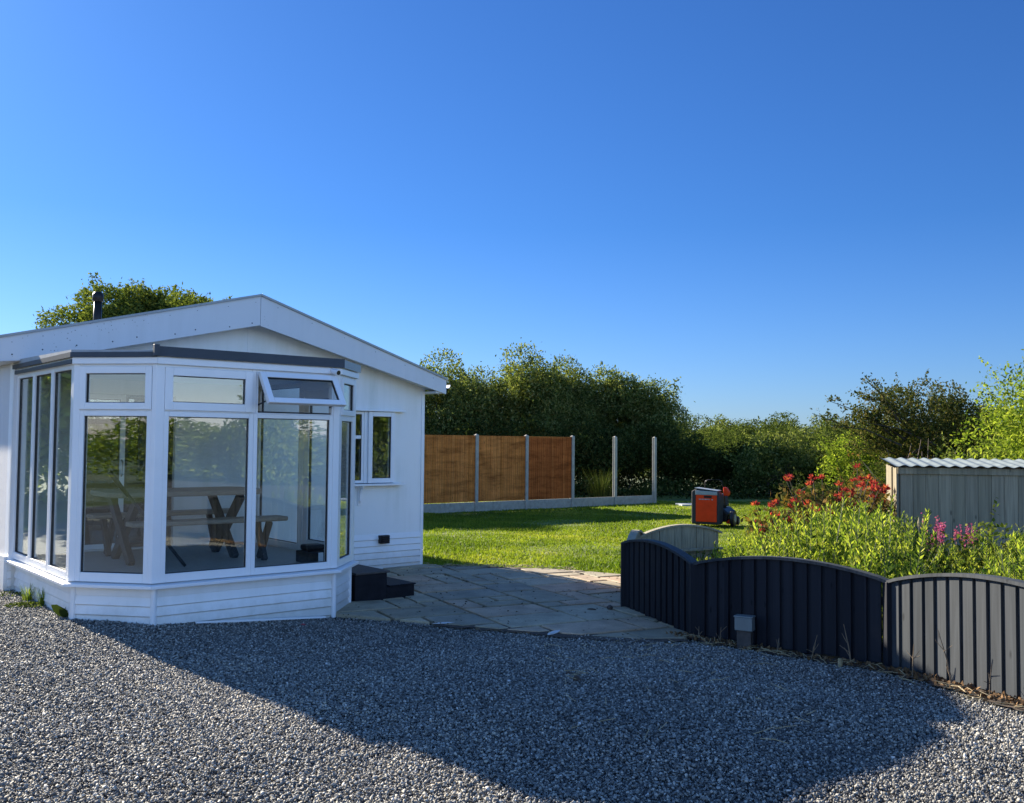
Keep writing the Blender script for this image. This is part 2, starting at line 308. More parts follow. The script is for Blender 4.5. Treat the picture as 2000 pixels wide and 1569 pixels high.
def npmesh(name, verts, k, mat, parent=None, rnd=None):
    """verts (n,3) made of polygons of k corners each, in order; optional rnd per polygon"""
    me = bpy.data.meshes.new(name); n = len(verts); nf = n//k
    me.vertices.add(n); me.vertices.foreach_set('co', np.asarray(verts, dtype=np.float32).ravel())
    me.loops.add(n); me.loops.foreach_set('vertex_index', np.arange(n, dtype=np.int32))
    me.polygons.add(nf); me.polygons.foreach_set('loop_start', np.arange(0, n, k, dtype=np.int32)); me.polygons.foreach_set('loop_total', np.full(nf, k, dtype=np.int32))
    if rnd is not None:
        a = me.attributes.new('rnd', 'FLOAT', 'POINT'); a.data.foreach_set('value', np.repeat(rnd, k).astype(np.float32))
    me.update(calc_edges=True); me.materials.append(M[mat])
    o = bpy.data.objects.new(name, me); COL.objects.link(o)
    if parent is not None: o.parent = parent
    return o
def thing(name, label, cat, loc=(0, 0, 0), rz=0.0, group=None):
    o = bpy.data.objects.new(name, None); o.empty_display_size = 0.2; COL.objects.link(o)
    o.location = loc; o.rotation_euler = (0, 0, rz); return tag(o, label, cat, group)
def tag(o, label, cat, group=None):
    o['label'] = label; o['category'] = cat
    if group: o['group'] = group
    return o
def struct(o): o['kind'] = 'structure'; return o
def stuff(o, label, cat): o['kind'] = 'stuff'; o['label'] = label; o['category'] = cat; return o
def dup(root, loc, rz=0.0, sc=1.0, label=None, group=None):
    r_ = root.copy(); COL.objects.link(r_); r_.location = loc; r_.rotation_euler = (0, 0, rz)
    r_.scale = (sc, sc, sc) if not hasattr(sc, '__len__') else sc
    if label: r_['label'] = label
    if group: r_['group'] = group
    for ch in [c for c in bpy.data.objects if c.parent == root]:
        c = ch.copy(); COL.objects.link(c); c.parent = r_
    return r_

# ================================================================== GROUND
def grid_verts(xs, ys, zf, keep=None):
    q = []
    for i in range(len(xs)-1):
        for j in range(len(ys)-1):
            cx = (xs[i]+xs[i+1])/2; cy = (ys[j]+ys[j+1])/2
            if keep and not keep(cx, cy): continue
            for x, y in ((xs[i], ys[j]), (xs[i+1], ys[j]), (xs[i+1], ys[j+1]), (xs[i], ys[j+1])):
                q.append((x, y, float(zf(x, y))))
    return np.array(q)
xs = np.concatenate([[-900, -300, -100, -50, -25], np.arange(-14, 18.1, 0.5), [25, 50, 100, 300, 900]])
ys = np.concatenate([[-900, -300, -100, -50, -20], np.arange(-8, 34.1, 0.5), [40, 60, 100, 200, 400, 1500]])
struct(npmesh('ground', grid_verts(xs, ys, lambda x, y: gh(x, y)-0.02), 4, 'field'))

U = Vector((math.cos(R(40)), math.sin(R(40)), 0)); V = Vector((-math.sin(R(40)), math.cos(R(40)), 0))
P0 = Vector((-1.24059422, 13.42495729, 0.0))
def hw(X, Y, Z=0.0): return P0 + U*X + V*Y + Vector((0, 0, Z))
bay_poly = [hw(-5.14, 0), hw(-5.14, -2.06), hw(-4.66, -2.61), hw(-2.89, -2.61), hw(-2.43, -2.15), hw(-2.43, 0)]
def inside(poly, x, y):
    c = False; n = len(poly); j = n-1
    for i in range(n):
        xi, yi = poly[i][0], poly[i][1]; xj, yj = poly[j][0], poly[j][1]
        if (yi > y) != (yj > y) and x < (xj-xi)*(y-yi)/(yj-yi)+xi: c = not c
        j = i
    return c
def inside_np(poly, x, y):
    c = np.zeros(len(x), bool); n = len(poly); j = n-1
    for i in range(n):
        xi, yi = poly[i][0], poly[i][1]; xj, yj = poly[j][0], poly[j][1]
        with np.errstate(divide='ignore', invalid='ignore'):
            t_ = ((yi > y) != (yj > y)) & (x < (xj-xi)*(y-yi)/(yj-yi)+xi)
        c ^= t_; j = i
    return c
pave = [(-1.95, 9.45), (-1.69, 9.62), (-0.71, 9.12), (0.02, 8.92), (0.5, 8.68), (0.95, 8.5), (1.54, 8.58), (1.36, 9.3), (1.16, 10.15), (1.33, 11.3), (1.6, 12.5),
        (0.9, 12.98), (0.02, 13.25), (-1.2, 13.42), (-3.1, 11.8)]
fenceA, fenceB, fenceC, fenceD = (1.21, 10.15), (1.66, 8.68), (2.90, 7.36), (3.43, 5.55)
house_poly = [hw(-5.24, 0), hw(0, 0), hw(0, 9.5), hw(-5.24, 9.5)]
garden = [(1.25, 10.15), (1.72, 8.9), (2.95, 7.3), (3.5, 5.5), (12, 4), (12, 14), (5.4, 12.9), (3.6, 12.6), (1.7, 12.2)]
gravel_poly = [(-13, 2), (5, 2), (4.0, 3.2), (3.4, 5.4), (2.85, 7.2), (1.65, 8.8), (1.3, 9.2), (0.5, 9.2), (0, 9.3), (-0.7, 9.5), (-2, 9.9), (-3.1, 11.8), (-13, 15)]
struct(npmesh('driveway', grid_verts(np.concatenate([np.arange(-14, 8.01, 0.25), np.arange(9, 25, 1.0)]), np.concatenate([np.arange(-24, -8, 1.0), np.arange(-8, 16, 0.25)]), lambda x, y: gh(x, y)-0.012,
       lambda x, y: (y < 5 or inside(gravel_poly, x, y)) and not inside(house_poly, x, y)), 4, 'gravelbed'))
# lawn sheet and blades
def lawn_ok(x, y): return (not inside(pave, x, y)) and (not inside(garden, x, y)) and (not inside(house_poly, x, y)) and (not inside(gravel_poly, x, y))
struct(npmesh('lawn', grid_verts(np.arange(-12, 24.01, 0.25), np.arange(8.5, 36.01, 0.25), lambda x, y: gh(x, y)-0.006+0.02*math.sin(x*1.3)*math.sin(y*0.9)*min(1, max(0, (y-13)/3)), lawn_ok), 4, 'turf'))
rng = np.random.default_rng(5)
n = 330000
ang = rng.uniform(-0.20, 0.62, n); yy = 11.5+21*rng.random(n)**1.25; xx = yy*ang
edge = np.minimum(0.05*np.sin(xx*7.0)+0.05*np.sin(xx*17+2), 0.1)
ok = ~inside_np(pave, xx, yy+edge*0+0.0) & ~inside_np(garden, xx, yy) & ~inside_np(house_poly, xx, yy) & ((yy > 12.1) | (xx < 1.2))
xx, yy = xx[ok], yy[ok]; n = len(xx)
lump = np.clip(0.5+0.5*np.sin(xx*2.1+np.sin(yy*1.7)*1.5)*np.sin(yy*1.9+xx*0.6), 0, 1)
h = (0.022+0.03*rng.random(n))*(0.75+0.6*lump); tuf = rng.random(n) > 0.985; h[tuf] *= 1.9
wd = 0.006+0.006*rng.random(n)+0.0004*yy
a = rng.uniform(0, 2*np.pi, n); lx = rng.normal(0, 0.4, n)*h; ly = rng.normal(0, 0.4, n)*h; zz = gh(xx, yy)-0.01
P = np.stack([np.stack([xx-np.cos(a)*wd, yy-np.sin(a)*wd, zz], 1), np.stack([xx+np.cos(a)*wd, yy+np.sin(a)*wd, zz], 1), np.stack([xx+lx, yy+ly, zz+h], 1)], 1).reshape(-1, 3)
stuff(npmesh('grass', P, 3, 'grassblade', None, np.clip(rng.random(n)*0.5+0.28*(1-lump)+0.20*np.sin(xx*1.1+1.3*np.sin(yy*0.7))*np.sin(yy*0.8-xx*0.4)+0.10*np.sin(xx*5+yy*3)*np.sin(yy*4.1-xx*2), 0, 1)), 'short mown green grass covering the lawn', 'grass')

# gravel chips
def chips(name, poly_keep, x0, x1, y0, y1, dens, smin, smax, seed, label, layers=0.0):
    rg = np.random.default_rng(seed); n = int((x1-x0)*(y1-y0)*dens)
    x = rg.uniform(x0, x1, n); y = rg.uniform(y0, y1, n); k = poly_keep(x, y); x, y = x[k], y[k]; n = len(x)
    base = np.array([(i, j, l) for l in (-1, 1) for i, j in ((-1, -1), (1, -1), (1, 1), (-1, 1))], float)
    fc = np.array([(3, 2, 1, 0), (4, 5, 6, 7), (0, 1, 5, 4), (1, 2, 6, 5), (2, 3, 7, 6), (3, 0, 4, 7)])
    s = smin+(smax-smin)*rg.random(n)**1.6
    dim = np.stack([s, s*rg.uniform(0.5, 0.95, n), s*rg.uniform(0.28, 0.6, n)], 1)*0.5
    p = base[None]*(1+rg.uniform(-0.42, 0.25, (n, 8, 3)))*dim[:, None, :]
    q = rg.normal(size=(n, 4)); q[:, 0] += 1.5*np.sign(q[:, 0]); q /= np.linalg.norm(q, axis=1, keepdims=True)
    w_, a_, b_, c_ = q.T
    Rr = np.stack([np.stack([1-2*(b_*b_+c_*c_), 2*(a_*b_-c_*w_), 2*(a_*c_+b_*w_)], 1), np.stack([2*(a_*b_+c_*w_), 1-2*(a_*a_+c_*c_), 2*(b_*c_-a_*w_)], 1), np.stack([2*(a_*c_-b_*w_), 2*(b_*c_+a_*w_), 1-2*(a_*a_+b_*b_)], 1)], 1)
    yaw = rg.uniform(0, 2*np.pi, n); cy, sy = np.cos(yaw), np.sin(yaw)
    p = np.einsum('nij,nkj->nki', Rr, p)
    px = p[..., 0]*cy[:, None]-p[..., 1]*sy[:, None]; py = p[..., 0]*sy[:, None]+p[..., 1]*cy[:, None]
    z = gh(x, y)+rg.uniform(-0.009, 0.012, n)+0.007*np.sin(x*3.1+y)*np.sin(y*2.7)+0.008*np.sin((x*0.72+y*0.69)*5.0)*np.sin(x*1.1)
    p = np.stack([px+x[:, None], py+y[:, None], p[..., 2]+z[:, None]], 2).astype(np.float32)
    me = bpy.data.meshes.new(name); me.vertices.add(n*8); me.vertices.foreach_set('co', p.ravel())
    idx = (np.arange(n)[:, None, None]*8+fc[None]).astype(np.int32).ravel()
    me.loops.add(len(idx)); me.loops.foreach_set('vertex_index', idx); me.polygons.add(n*6)
    me.polygons.foreach_set('loop_start', np.arange(0, n*24, 4, dtype=np.int32)); me.polygons.foreach_set('loop_total', np.full(n*6, 4, dtype=np.int32))
    at = me.attributes.new('rnd', 'FLOAT', 'POINT')
    lf = 0.5*np.sin(x*1.3+0.7*np.sin(y*1.1))*np.sin(y*0.9+0.5*x)+0.3*np.sin(x*3.7+y*2.1)*np.sin(y*4.3-x); rv = np.clip(rg.random(n)**1.15*0.88+0.16*lf+0.06, 0, 0.97); rv[rg.random(n) > 0.994] = 1.0
    at.data.foreach_set('value', np.repeat(rv, 8).astype(np.float32)); me.update(calc_edges=True); me.materials.append(M['chips'])
    o = bpy.data.objects.new(name, me); COL.objects.link(o); return stuff(o, label, 'gravel')
def keep_gravel(x, y):
    k = inside_np(gravel_poly, x, y) & ~inside_np(bay_poly, x, y) & ~inside_np(house_poly, x, y)
    pv = inside_np(pave, x, y-0.03)
    return k & ~pv & (np.abs(x) < 0.62*y+1.0)
chips('gravel', keep_gravel, -8, 5, 2.6, 12, 8600, 0.005, 0.020, 11, 'grey slate gravel chips covering the driveway')
# soil strip along the black fence and the paving edge
def ribbon(name, pts, w0, seed, mat='soil', dz=0.004):
    rg = random.Random(seed); q = []
    for (a0, a1) in zip(pts, pts[1:]):
        a0 = Vector(a0+(0,)); a1 = Vector(a1+(0,)); L = (a1-a0).length; k = max(2, int(L/0.07)); d = (a1-a0).normalized(); nn = Vector((-d.y, d.x, 0))
        ww = [w0*(0.55+0.9*rg.random()) for _ in range(k+1)]; w2 = [w0*(0.55+0.9*rg.random()) for _ in range(k+1)]
        for i in range(k):
            p = a0+d*L*i/k; r_ = a0+d*L*(i+1)/k
            for pt in (p-nn*ww[i], r_-nn*ww[i+1], r_+nn*w2[i+1], p+nn*w2[i]): q.append((pt.x, pt.y, float(gh(pt.x, pt.y))+dz))
    return struct(npmesh(name, np.array(q), 4, mat))
ribbon('soil', [(-0.7, 9.15), (0.0, 8.93), (0.55, 8.66), (0.95, 8.46), (1.55, 8.5)], 0.12, 3, dz=0.022)
ribbon('soil', [(1.5, 8.75), (2.84, 7.2), (3.36, 5.45)], 0.10, 4, dz=0.022)
ribbon('soil', [(1.2, 12.62), (0.2, 13.12), (-1.0, 13.35)], 0.05, 5, dz=0.03)
# flower-bed earth
struct(npmesh('flower_bed_soil', grid_verts(np.arange(1, 12.01, 0.25), np.arange(4, 14, 0.25), lambda x, y: gh(x, y)+0.0, lambda x, y: inside(garden, x, y)), 4, 'soil'))

# ------------------------------------------------------------------ paving
def clip(sub, poly):
    """Sutherland-Hodgman against a convex counter-clockwise polygon"""
    out_ = sub
    for i in range(len(poly)):
        a = poly[i]; b_ = poly[(i+1) % len(poly)]; inp = out_; out_ = []
        if not inp: break
        def side(p): return (b_[0]-a[0])*(p[1]-a[1])-(b_[1]-a[1])*(p[0]-a[0])
        for j in range(len(inp)):
            p = inp[j]; q = inp[j-1]; sp_, sq = side(p), side(q)
            if (sp_ >= 0) != (sq >= 0):
                t_ = sq/(sq-sp_); out_.append((q[0]+(p[0]-q[0])*t_, q[1]+(p[1]-q[1])*t_))
            if sp_ >= 0: out_.append(p)
    return out_
rg = random.Random(8)
convex = [(-2.0, 9.5), (-0.71, 9.08), (0.1, 8.82), (0.95, 8.48), (1.56, 8.52), (1.66, 8.9), (1.6, 12.5), (0.9, 12.98), (0.02, 13.25), (-1.2, 13.42), (-3.1, 11.8)]
g_ = 0.28; ca, sa = math.cos(R(27)), math.sin(R(27)); used = set(); pm_v = []; pm_f = []; pm_r = []
shapes = [(3, 2), (2, 2), (2, 3), (1, 2), (2, 1), (2, 2), (3, 2), (2, 1), (1, 1)]
me_v, me_f, me_a = [], [], []
for j in range(-30, 30):
    for i in range(-30, 30):
        if (i, j) in used: continue
        rg.shuffle(shapes)
        for (a_, b_) in shapes+[(1, 1)]:
            cells = [(i+p, j+q) for p in range(a_) for q in range(b_)]
            if not any(c in used for c in cells): break
        used.update(cells); gp = 0.019
        gj = 0.030; rect = [(i*g_+gp, j*g_+gj), ((i+a_)*g_-gp, j*g_+gj), ((i+a_)*g_-gp, (j+b_)*g_-gj), (i*g_+gp, (j+b_)*g_-gj)]
        rect = [(x+rg.uniform(-.006, .006), y+rg.uniform(-.006, .006)) for x, y in rect]
        wr = [(x*ca-y*sa, 10.8+x*sa+y*ca) for x, y in rect]
        c_ = clip(wr, convex)
        if len(c_) < 3: continue
        cx_ = sum(p[0] for p in c_)/len(c_); cy_ = sum(p[1] for p in c_)/len(c_)
        if inside(bay_poly, cx_, cy_): continue
        dz = rg.uniform(-0.004, 0.005); tx, ty = rg.uniform(-.008, .008), rg.uniform(-.008, .008)
        o_ = len(me_v); nn_ = len(c_); rv = rg.random()
        ins = 0.006
        for (x, y) in c_: me_v.append((x, y, float(gh(x, y))-0.03))
        for (x, y) in c_: me_v.append((x, y, float(gh(x, y))+0.026+dz+tx*(x-cx_)+ty*(y-cy_)))
        for (x, y) in c_:
            L_ = math.hypot(cx_-x, cy_-y)+1e-6; me_v.append((x+(cx_-x)/L_*ins*1.4, y+(cy_-y)/L_*ins*1.4, float(gh(x, y))+0.032+dz+tx*(x-cx_)+ty*(y-cy_)))
        for k in range(nn_):
            k2 = (k+1) % nn_; me_f += [(o_+k, o_+k2, o_+nn_+k2, o_+nn_+k), (o_+nn_+k, o_+nn_+k2, o_+2*nn_+k2, o_+2*nn_+k)]
        me_f.append(tuple(o_+2*nn_+k for k in range(nn_))); me_a += [rv]*(3*nn_)
m, t, b = nmat('sandstone_paving'); v = coords(t)
r1 = ramp(t, attr(t), [(0, (0.29, 0.245, 0.16)), (0.3, (0.50, 0.41, 0.27)), (0.55, (0.37, 0.32, 0.215)), (0.8, (0.54, 0.37, 0.235)), (1, (0.31, 0.275, 0.195))])
n1 = noise(t, 3.2, 6, 0.65, v); r2 = ramp(t, n1.outputs[0], [(0.3, (0.6, 0.6, 0.58)), (0.6, (1, 1, 1)), (0.8, (1.15, 1.13, 1.1))])
n2 = noise(t, 60, 4, 0.7, v); r3 = ramp(t, n2.outputs[0], [(0.35, (0.8,)*3), (0.6, (1,)*3)])
c1 = mixc(t, 1, r1.outputs[0], r2.outputs[0], 'MULTIPLY'); c1 = mixc(t, 1, c1, r3.outputs[0], 'MULTIPLY')
t.links.new(c1, b.inputs['Base Color']); b.inputs['Roughness'].default_value = 0.75; bump(t, b, n1.outputs[0], 0.5, 0.02); M['paving'] = m
me = bpy.data.meshes.new('patio'); me.from_pydata(me_v, [], me_f); at = me.attributes.new('rnd', 'FLOAT', 'POINT'); at.data.foreach_set('value', np.array(me_a, dtype=np.float32))
me.materials.append(M['paving']); me.update(); po = bpy.data.objects.new('patio', me); COL.objects.link(po); struct(po)
struct(npmesh('patio_joints', grid_verts(np.arange(-3.2, 1.9, 0.1), np.arange(8.4, 13.5, 0.1), lambda x, y: gh(x, y)-0.002, lambda x, y: inside(convex, x, y) and not inside(bay_poly, x, y)), 4, 'joint'))

# ================================================================== LODGE
lodge = thing('lodge', 'white single storey lodge with a shallow gabled roof and a glazed corner bay', 'house', P0, R(40))
LZ = -0.2; HL = 9.5; XL = -5.24
# gable wall with openings: patio door X -4.62..-3.50 (z .35..2.1); window X -1.24..-0.49
def under(X):   # underside of the roof along X
    return 2.31+(X-XL)/( -2.61-XL)*(3.20-2.31)*1.0+0.16 if X < -2.61 else 3.36+(X+2.61)/2.61*(2.40-3.36)
def wall_strips(mb, cuts, openings, y0, y1, zb=LZ):
    for a_, b_ in zip(cuts, cuts[1:]):
        segs = [(zb, None)]
        for (ox0, ox1, oz0, oz1) in openings:
            if a_ >= ox0-1e-6 and b_ <= ox1+1e-6: segs = [(zb, oz0), (oz1, None)]
        for z0, z1 in segs:
            za = under(a_)-0.03 if z1 is None else z1; zb_ = under(b_)-0.03 if z1 is None else z1
            mb.prism([(a_, z0), (b_, z0), (b_, zb_), (a_, za)], y0, y1, 'xz')
mb = MB(); wall_strips(mb, [XL, -4.62, -3.50, -2.61, -1.24, -0.49, 0.0], [(-4.62, -3.50, 0.37, 2.10), (-1.24, -0.49, 1.03, 2.00)], 0.0, 0.12)
gw = mb.build('gable_wall', 'render', lodge)
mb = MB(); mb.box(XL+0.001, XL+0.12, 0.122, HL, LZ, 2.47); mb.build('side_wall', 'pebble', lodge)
mb = MB(); mb.box(-0.12, -0.001, 0.122, HL, LZ, 2.36); mb.build('side_wall', 'render', lodge)
mb = MB(); mb.prism([(XL+0.122, LZ), (-0.122, LZ), (-0.122, 2.40), (-2.61, 3.2), (XL+0.122, 2.42)], HL-0.12, HL-0.002, 'xz'); mb.build('back_wall', 'render', lodge)
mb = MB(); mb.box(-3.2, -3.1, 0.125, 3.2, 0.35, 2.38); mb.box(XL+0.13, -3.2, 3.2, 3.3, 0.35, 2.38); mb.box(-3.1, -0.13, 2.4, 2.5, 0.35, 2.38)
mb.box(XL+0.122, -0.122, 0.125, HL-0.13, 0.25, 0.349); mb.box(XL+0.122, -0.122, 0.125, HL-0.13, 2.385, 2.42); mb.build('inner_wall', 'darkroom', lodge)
# corner bead and joint cover
mb = MB(); mb.box(-0.035, 0.012, -0.012, 0.03, LZ, 2.36); mb.build('corner_trim', 'upvc', lodge)
mb = MB(); mb.box(-2.635, -2.60, -0.008, -0.001, 2.42, 3.1); mb.build('joint_cover', 'render', lodge)
# roof: two thick slopes and eaves
YF = -0.30
top = [(-5.437, 2.640), (-2.61, 3.363), (0.181, 2.479)]
mb = MB()
mb.prism([(top[0][0]+.02, top[0][1]-.02), (top[1][0], top[1][1]-.012), (top[1][0], top[1][1]-0.09), (top[0][0]+.02, top[0][1]-0.10)], YF+0.03, HL+0.25, 'xz')
mb.prism([(top[1][0], top[1][1]-.012), (top[2][0]-.02, top[2][1]-.02), (top[2][0]-.02, top[2][1]-0.10), (top[1][0], top[1][1]-0.09)], YF+0.03, HL+0.25, 'xz')
roof = mb.build('roof', 'roofing', lodge)
mb = MB()
mb.box(-5.41, XL-0.002, YF+0.03, HL+0.2, 2.385, 2.42); mb.box(0.014, 0.15, YF+0.03, HL+0.2, 2.27, 2.30)
mb.prism([(-5.40, 2.40), (-2.61, 3.07), (-2.61, 3.05), (-5.40, 2.38)], YF+0.03, -0.002, 'xz'); mb.prism([(-2.61, 3.07), (0.15, 2.32), (0.15, 2.30), (-2.61, 3.05)], YF+0.03, -0.002, 'xz')
mb.build('soffit', 'fascia', lodge)
mb = MB(); mb.prism([(-5.437, 2.628), (-2.612, 3.350), (-2.612, 2.985), (-5.10, 2.405), (-5.437, 2.375)], YF, YF+0.028, 'xz'); mb.build('bargeboard', 'fascia', lodge, 0.003)
mb = MB(); mb.prism([(-2.608, 3.350), (0.175, 2.467), (0.172, 2.262), (-2.608, 2.978)], YF, YF+0.028, 'xz'); mb.build('bargeboard', 'fascia', lodge, 0.003)
mb = MB(); mb.prism([(-5.45, 2.640), (-2.61, 3.366), (-2.61, 3.338), (-5.45, 2.612)], YF-0.022, YF+0.05, 'xz'); mb.prism([(-2.609, 3.366), (0.19, 2.482), (0.19, 2.454), (-2.609, 3.338)], YF-0.022, YF+0.05, 'xz')
mb.build('verge_trim', 'greytop', lodge, 0.003)
bgs = [o_ for o_ in bpy.data.objects if o_.name.startswith('bargeboard')]
bgl = min(bgs, key=lambda o_: min(v_.co.x for v_ in o_.data.vertices)); bgr = [o_ for o_ in bgs if o_ != bgl][0]
def screw(X, zc, r_, par):
    q_ = MB(); q_.ball((X, YF-0.001, zc), (r_, 0.003, r_), 6, 4); q_.build('screw_head', 'greytrim', par)
for s_ in np.linspace(0.03, 0.97, 9):
    X = -5.437+s_*2.82; zt = 2.628+s_*0.722; zb_ = 2.39+s_*0.585
    screw(X+0.03*math.sin(s_*40), zt-0.07, 0.0045, bgl); screw(X+0.05*math.sin(s_*23), zb_+0.045, 0.0085, bgl)
for s_ in np.linspace(0.08, 0.92, 6): screw(-2.608+s_*2.78, 3.35-s_*0.883-0.06, 0.005, bgr)
mb = MB()      # gutters, half round in section
for gx, gz in ((0.235, 2.40),):
    prof = [(gx+0.055*math.cos(a_), gz+0.055*math.sin(a_)) for a_ in np.linspace(math.pi, 2*math.pi, 9)] + [(gx+0.048*math.cos(a_), gz+0.048*math.sin(a_)) for a_ in np.linspace(2*math.pi, math.pi, 9)]
    mb.prism(prof, YF+0.06, HL+0.2, 'xz')
mb.build('gutter', 'upvc', lodge, smooth=False)
# skirting cladding on the gable, right of the bay, and on the left side
def shiplap(mb, x0, x1, z0, z1, y, pitch=0.085, th=0.012, lean=0.014):
    z = z1
    while z > z0+0.01:
        zl = max(z0, z-pitch); mb.prism([(y-th-lean, zl+0.010), (y-th+0.004, z-0.006), (y-0.001, z-0.006), (y-0.001, zl+0.002), (y-th, zl+0.002)], x0, x1, 'yz'); z -= pitch
mb = MB(); shiplap(mb, -2.38, -0.036, LZ, 0.355, 0.0); mb.build('skirting', 'clad', lodge)
mb = MB(); shiplap(mb, XL, -5.2, LZ, 0.38, 0.0); mb.box(XL-0.03, XL-0.001, 0.0, HL, LZ, 0.36); mb.build('skirting', 'clad', lodge)
mb = MB(); mb.box(-5.24, -5.18, -0.05, -0.001, 0.30, 2.38); mb.build('corner_trim', 'upvc', lodge)
# flue
mb = MB(); mb.tube([(-3.52, 3.0, 2.95), (-3.52, 3.0, 3.58)], 0.056, 14); fl = mb.build('flue_pipe', 'black', lodge, smooth=True)
mb = MB(); mb.tube([(-3.52, 3.0, 3.53), (-3.52, 3.0, 3.54), (-3.52, 3.0, 3.63), (-3.52, 3.0, 3.67)], [0.06, 0.075, 0.075, 0.045], 14); mb.build('cowl', 'black', fl, smooth=True)

# --- a framed light in a wall line: frame mesh plus pane child
def frameT(O, ex, en):
    O = Vector(O); ex = Vector(ex); en = Vector(en)
    return lambda s_, d_, z_: O+ex*s_+en*d_+Vector((0, 0, z_))
def window(name, T, s0, s1, z0, z1, fw, d0=-0.035, d1=0.030, parent=lodge, label=None, pane_d=0.0, fb=None, mat='upvc', bev=0.004):
    mb = MB(T); fb = fb or fw
    mb.box(s0, s0+fw, d0, d1, z0, z1); mb.box(s1-fw, s1, d0, d1, z0, z1)
    mb.box(s0+fw, s1-fw, d0, d1, z0, z0+fb); mb.box(s0+fw, s1-fw, d0, d1, z1-fw, z1)
    o = mb.build(name, mat, parent, bev)
    g = MB(T); gw_ = 0.006
    for a_ in ((s0+fw, s0+fw+gw_, z0+fb, z1-fw), (s1-fw-gw_, s1-fw, z0+fb, z1-fw), (s0+fw+gw_, s1-fw-gw_, z0+fb, z0+fb+gw_), (s0+fw+gw_, s1-fw-gw_, z1-fw-gw_, z1-fw)):
        g.box(a_[0], a_[1], pane_d-0.012, pane_d+0.014, a_[2], a_[3])
    g.build('gasket', 'rubber', o)
    p = MB(T); p.box(s0+fw+gw_, s1-fw-gw_, pane_d-0.003, pane_d+0.003, z0+fb+gw_, z1-fw-gw_); p.build('pane', 'glass', o)
    if label: o['label'] = label
    return o
q2 = math.sqrt(0.5)
ZS = 0.345   # top of the sill
# C face
TC = frameT((-4.67, -2.646, 0), (1, 0, 0), (0, -1, 0))
window('bay_window', TC, 0.055, 0.895, ZS, 1.845, 0.045, label='wide left front light of the bay', fb=0.075)
window('bay_window', TC, 0.896, 1.735, ZS, 1.845, 0.040, label='wide right front light of the bay', fb=0.065)
window('top_light', TC, 0.055, 0.875, 1.857, 2.235, 0.072, -0.03, 0.045, pane_d=0.012, label='shut top light above the wide left pane')
for nm_, bx4 in (('transom', (0.05, 1.74, 1.8455, 1.8565)), ('mullion', (0.8755, 0.9155, 1.857, 2.26)), ('head_rail', (0.916, 1.74, 2.235, 2.26)), ('head_rail', (0.05, 0.875, 2.2355, 2.26))):
    mb = MB(TC); mb.box(bx4[0], bx4[1], -0.032, 0.028, bx4[2], bx4[3]); mb.build(nm_, 'upvc', lodge, 0.003)
# open awning light: sash swung out about its top edge
ao = R(36)
def TA(s_, d_, z_):
    h_ = z_-2.225; return Vector((-4.67+s_, -2.646-0.032-(d_)*math.cos(ao)+h_*math.sin(ao), 2.225+h_*math.cos(ao)+d_*math.sin(ao)*0.6))
window('top_light', TA, 0.925, 1.735, 1.860, 2.222, 0.060, 0.0, 0.055, pane_d=0.03, label='top light propped open above the wide right pane')
for a0_, a1_ in ((0.917, 0.935), (1.715, 1.74)):
    mb = MB(TC); mb.box(a0_, a1_, -0.032, 0.028, 1.857, 2.2345); mb.build('top_light_jamb', 'upvc', lodge)
for a0_ in (0.945, 1.70):
    mb = MB(TC); mb.bar((a0_, 0.01, 1.93), (a0_, 0.16, 1.96), 0.008, 0.012); mb.build('window_stay', 'rubber', lodge)
mb = MB(TC); mb.box(0.936, 1.714, -0.01, 0.005, 1.858, 1.872); mb.build('weather_seal', 'rubber', lodge)
# O face
LO = math.hypot(0.50, 0.576); exO = Vector((0.50, -0.576, 0))/LO; enO = Vector((-0.576, -0.50, 0))/LO
TO = frameT((-5.17, -2.07, 0), exO, enO)
window('bay_window', TO, 0.045, LO-0.03, ZS, 1.845, 0.045, label='tall angled light beside the corner of the bay', fb=0.08)
window('top_light', TO, 0.045, LO-0.03, 1.857, 2.235, 0.060, -0.03, 0.045, pane_d=0.012, label='shut top light over the angled pane')
for nm_, z0_, z1_ in (('transom', 1.8455, 1.8565), ('head_rail', 2.2355, 2.26)):
    mb = MB(TO); mb.box(0.04, LO-0.03, -0.032, 0.028, z0_, z1_); mb.build(nm_, 'upvc', lodge, 0.003)
# L face, three tall lights. s runs from the wall towards the corner
TL = frameT((-5.17, 0.0, 0), (0, -1, 0), (-1, 0, 0))
for s0, s1, lb in ((0.03, 0.685, 'tall side light nearest the house wall'), (0.690, 1.355, 'middle tall side light'), (1.360, 2.02, 'tall side light nearest the corner post')):
    window('bay_window', TL, s0, s1, ZS, 2.26, 0.042, label=lb, fb=0.07)
mb = MB(TL); mb.box(-0.0, 0.029, -0.032, 0.03, ZS, 2.26); mb.build('side_post', 'upvc', lodge)
# R face
TR = frameT((-2.88, -2.646, 0), (q2, q2, 0), (q2, -q2, 0)); LR = 0.62
window('bay_window', TR, 0.045, LR-0.05, ZS, 1.845, 0.045, label='narrow tall light on the right cheek of the bay', fb=0.07)
window('top_light', TR, 0.045, LR-0.05, 1.857, 2.235, 0.055, -0.03, 0.045, pane_d=0.012, label='small top light on the right cheek')
for nm_, z0_, z1_ in (('transom', 1.8455, 1.8565), ('head_rail', 2.2355, 2.26)):
    mb = MB(TR); mb.box(0.04, LR-0.05, -0.032, 0.028, z0_, z1_); mb.build(nm_, 'upvc', lodge, 0.003)
